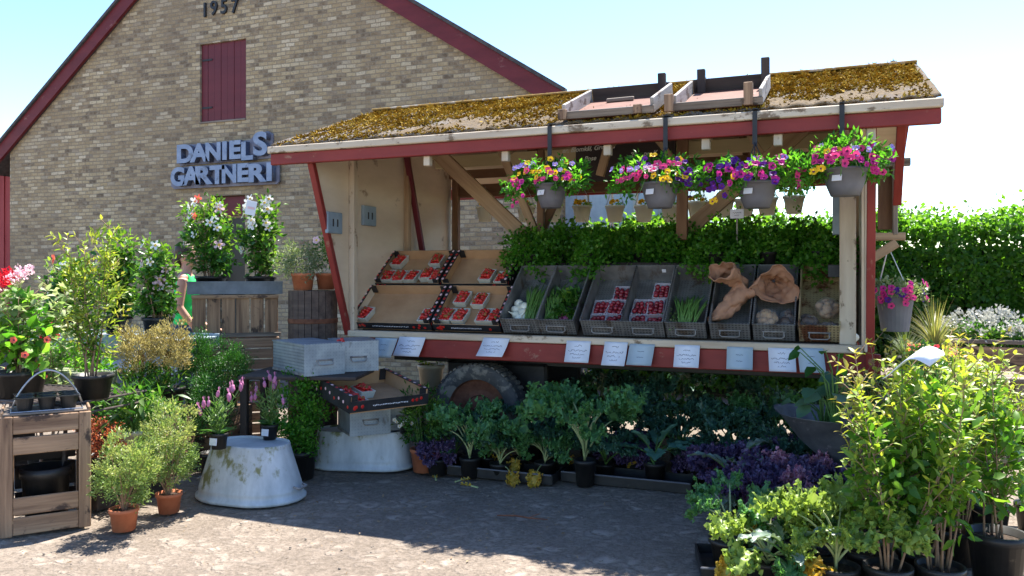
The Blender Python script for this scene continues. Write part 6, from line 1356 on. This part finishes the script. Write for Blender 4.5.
t = thing('sedum_pot', 'rusty orange sedum in a dark pot beside the small crate', 'potted plant', fl(99, 5.05, .18)); pot(t, .10, .14); bush('foliage', t, L['rusty'], (0, 0, .22), (.15, .12, .13), 50, 26, .02, .02, .014, .3); box('stand_block', t, M['wooddark'], (0, 0, -.09), (.2, .2, .178))
# feathery bushes in terracotta pots
def feathery(px, D, potr, ph, c, r, K, label, seed):
    t = thing('feathery_bush', label, 'shrub', fl(px, D), 0, 'feathery bushes in terracotta pots'); pot(t, potr, ph, 'terra'); rs = random.Random(seed)
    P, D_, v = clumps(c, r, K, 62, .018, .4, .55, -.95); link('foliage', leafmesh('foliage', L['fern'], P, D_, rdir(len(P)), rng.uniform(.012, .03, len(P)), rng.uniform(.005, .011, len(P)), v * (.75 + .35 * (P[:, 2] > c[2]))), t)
    q = MB()
    for k in range(16):
        d = Vector((rs.gauss(0, 1), rs.gauss(0, 1), rs.gauss(.4, .8))).normalized(); e = Vector(c) + Vector((d.x * r[0], d.y * r[1], d.z * r[2])) * .85; q.tube([(0, 0, ph * .8), (e.x * .3, e.y * .3, ph + .3 * (e.z - ph)), e], [.006, .004, .0015], 4)
    put('branches', q, M['bark'], t)
feathery(124, 4.58, .078, .125, (.02, 0, .34), (.19, .17, .21), 90, 'front light green feathery bush in a terracotta pot', 1)
feathery(169, 4.92, .075, .12, (-.0, 0, .42), (.21, .18, .26), 100, 'taller light green feathery bush in the rear terracotta pot', 2)
feathery(96, 4.9, .001, .01, (.0, 0, .12), (.06, .06, .08), 10, 'x', 3) if 0 else None
# small crate with plug tray and wire carrier
f = fl(46, 4.68); CW, CD, CH = .445, .34, .665
t = thing('standing_crate', 'open wooden crate standing on end at the lower left corner', 'crate', (f.x, f.y, 0), .92)
for s in (-1, 1):
    box('corner_board', t, M['woodold'], (s * (CW / 2 - .03), -CD / 2, CH / 2), (.062, .02, CH)); box('corner_board', t, M['woodold'], (s * (CW / 2 - .03), CD / 2, CH / 2), (.062, .02, CH))
    for k in range(3): box('side_slat', t, M['woodold'], (s * (CW / 2 - .008), 0, (.1 + .22 * k) + .05), (.014, CD - .025, .20))
for z in (CH - .05, CH - .165): box('front_slat', t, M['woodold'], (0, -CD / 2 - .003, z), (CW - .125, .014, .098))
for z in (.055, .165): box('front_slat', t, M['woodold'], (0, -CD / 2 - .003, z), (CW - .125, .014, .098))
for k in range(4): box('top_slat', t, M['woodgrey'], (0, -CD / 2 + .05 + k * .08, CH + .006), (CW, .074, .012)); box('back_slat', t, M['wooddark'], (0, CD / 2 - .02, .1 + k * .16), (CW - .13, .012, .14))
t2 = thing('dark_pot', 'dark empty pot standing inside the lower left crate', 'pot', (f.x, f.y, .0), .92); pot(t2, .13, .34, 'blackplastic')
t = thing('plug_tray', 'black six-cell plug tray on the lower left crate', 'plug tray', (f.x + .02, f.y - .01, CH + .013), .92); q = MB()
for i in range(3):
    for j in range(2):
        cc = MB(); cc.lathe([(.005, 0), (.034, 0), (.048, .075), (.052, .075), (.052, .08), (.045, .08), (.042, .065), (.002, .065)], 18); put('cell', cc, M['blackplastic'], t, (-.11 + i * .11, -.055 + j * .11, 0), smooth=False)
q.box((0, -.112, .078), (.34, .012, .006)); q.box((0, .112, .078), (.34, .012, .006)); put('tray_edge', q, M['blackplastic'], t)
tw = thing('wire_handle', 'galvanised wire bow handle arching over the plug tray', 'wire carrier', (f.x + .02, f.y - .01, CH + .013), .92); q = MB(); q.tube([(-.17 + .35 * s, -.02 + .03 * s, .02 + .20 * math.sin(PI * min(1, s * 1.0)) ** .75) for s in [i / 20 for i in range(21)]], .006, 6); put('bow', q, M['wire'], tw, smooth=True)
q = MB(); q.tube([(-.175, -.12, .004), (.18, -.12, .004), (.18, .12, .004), (-.175, .12, .004), (-.175, -.12, .004)], .004, 5); put('base_ring', q, M['wire'], tw)
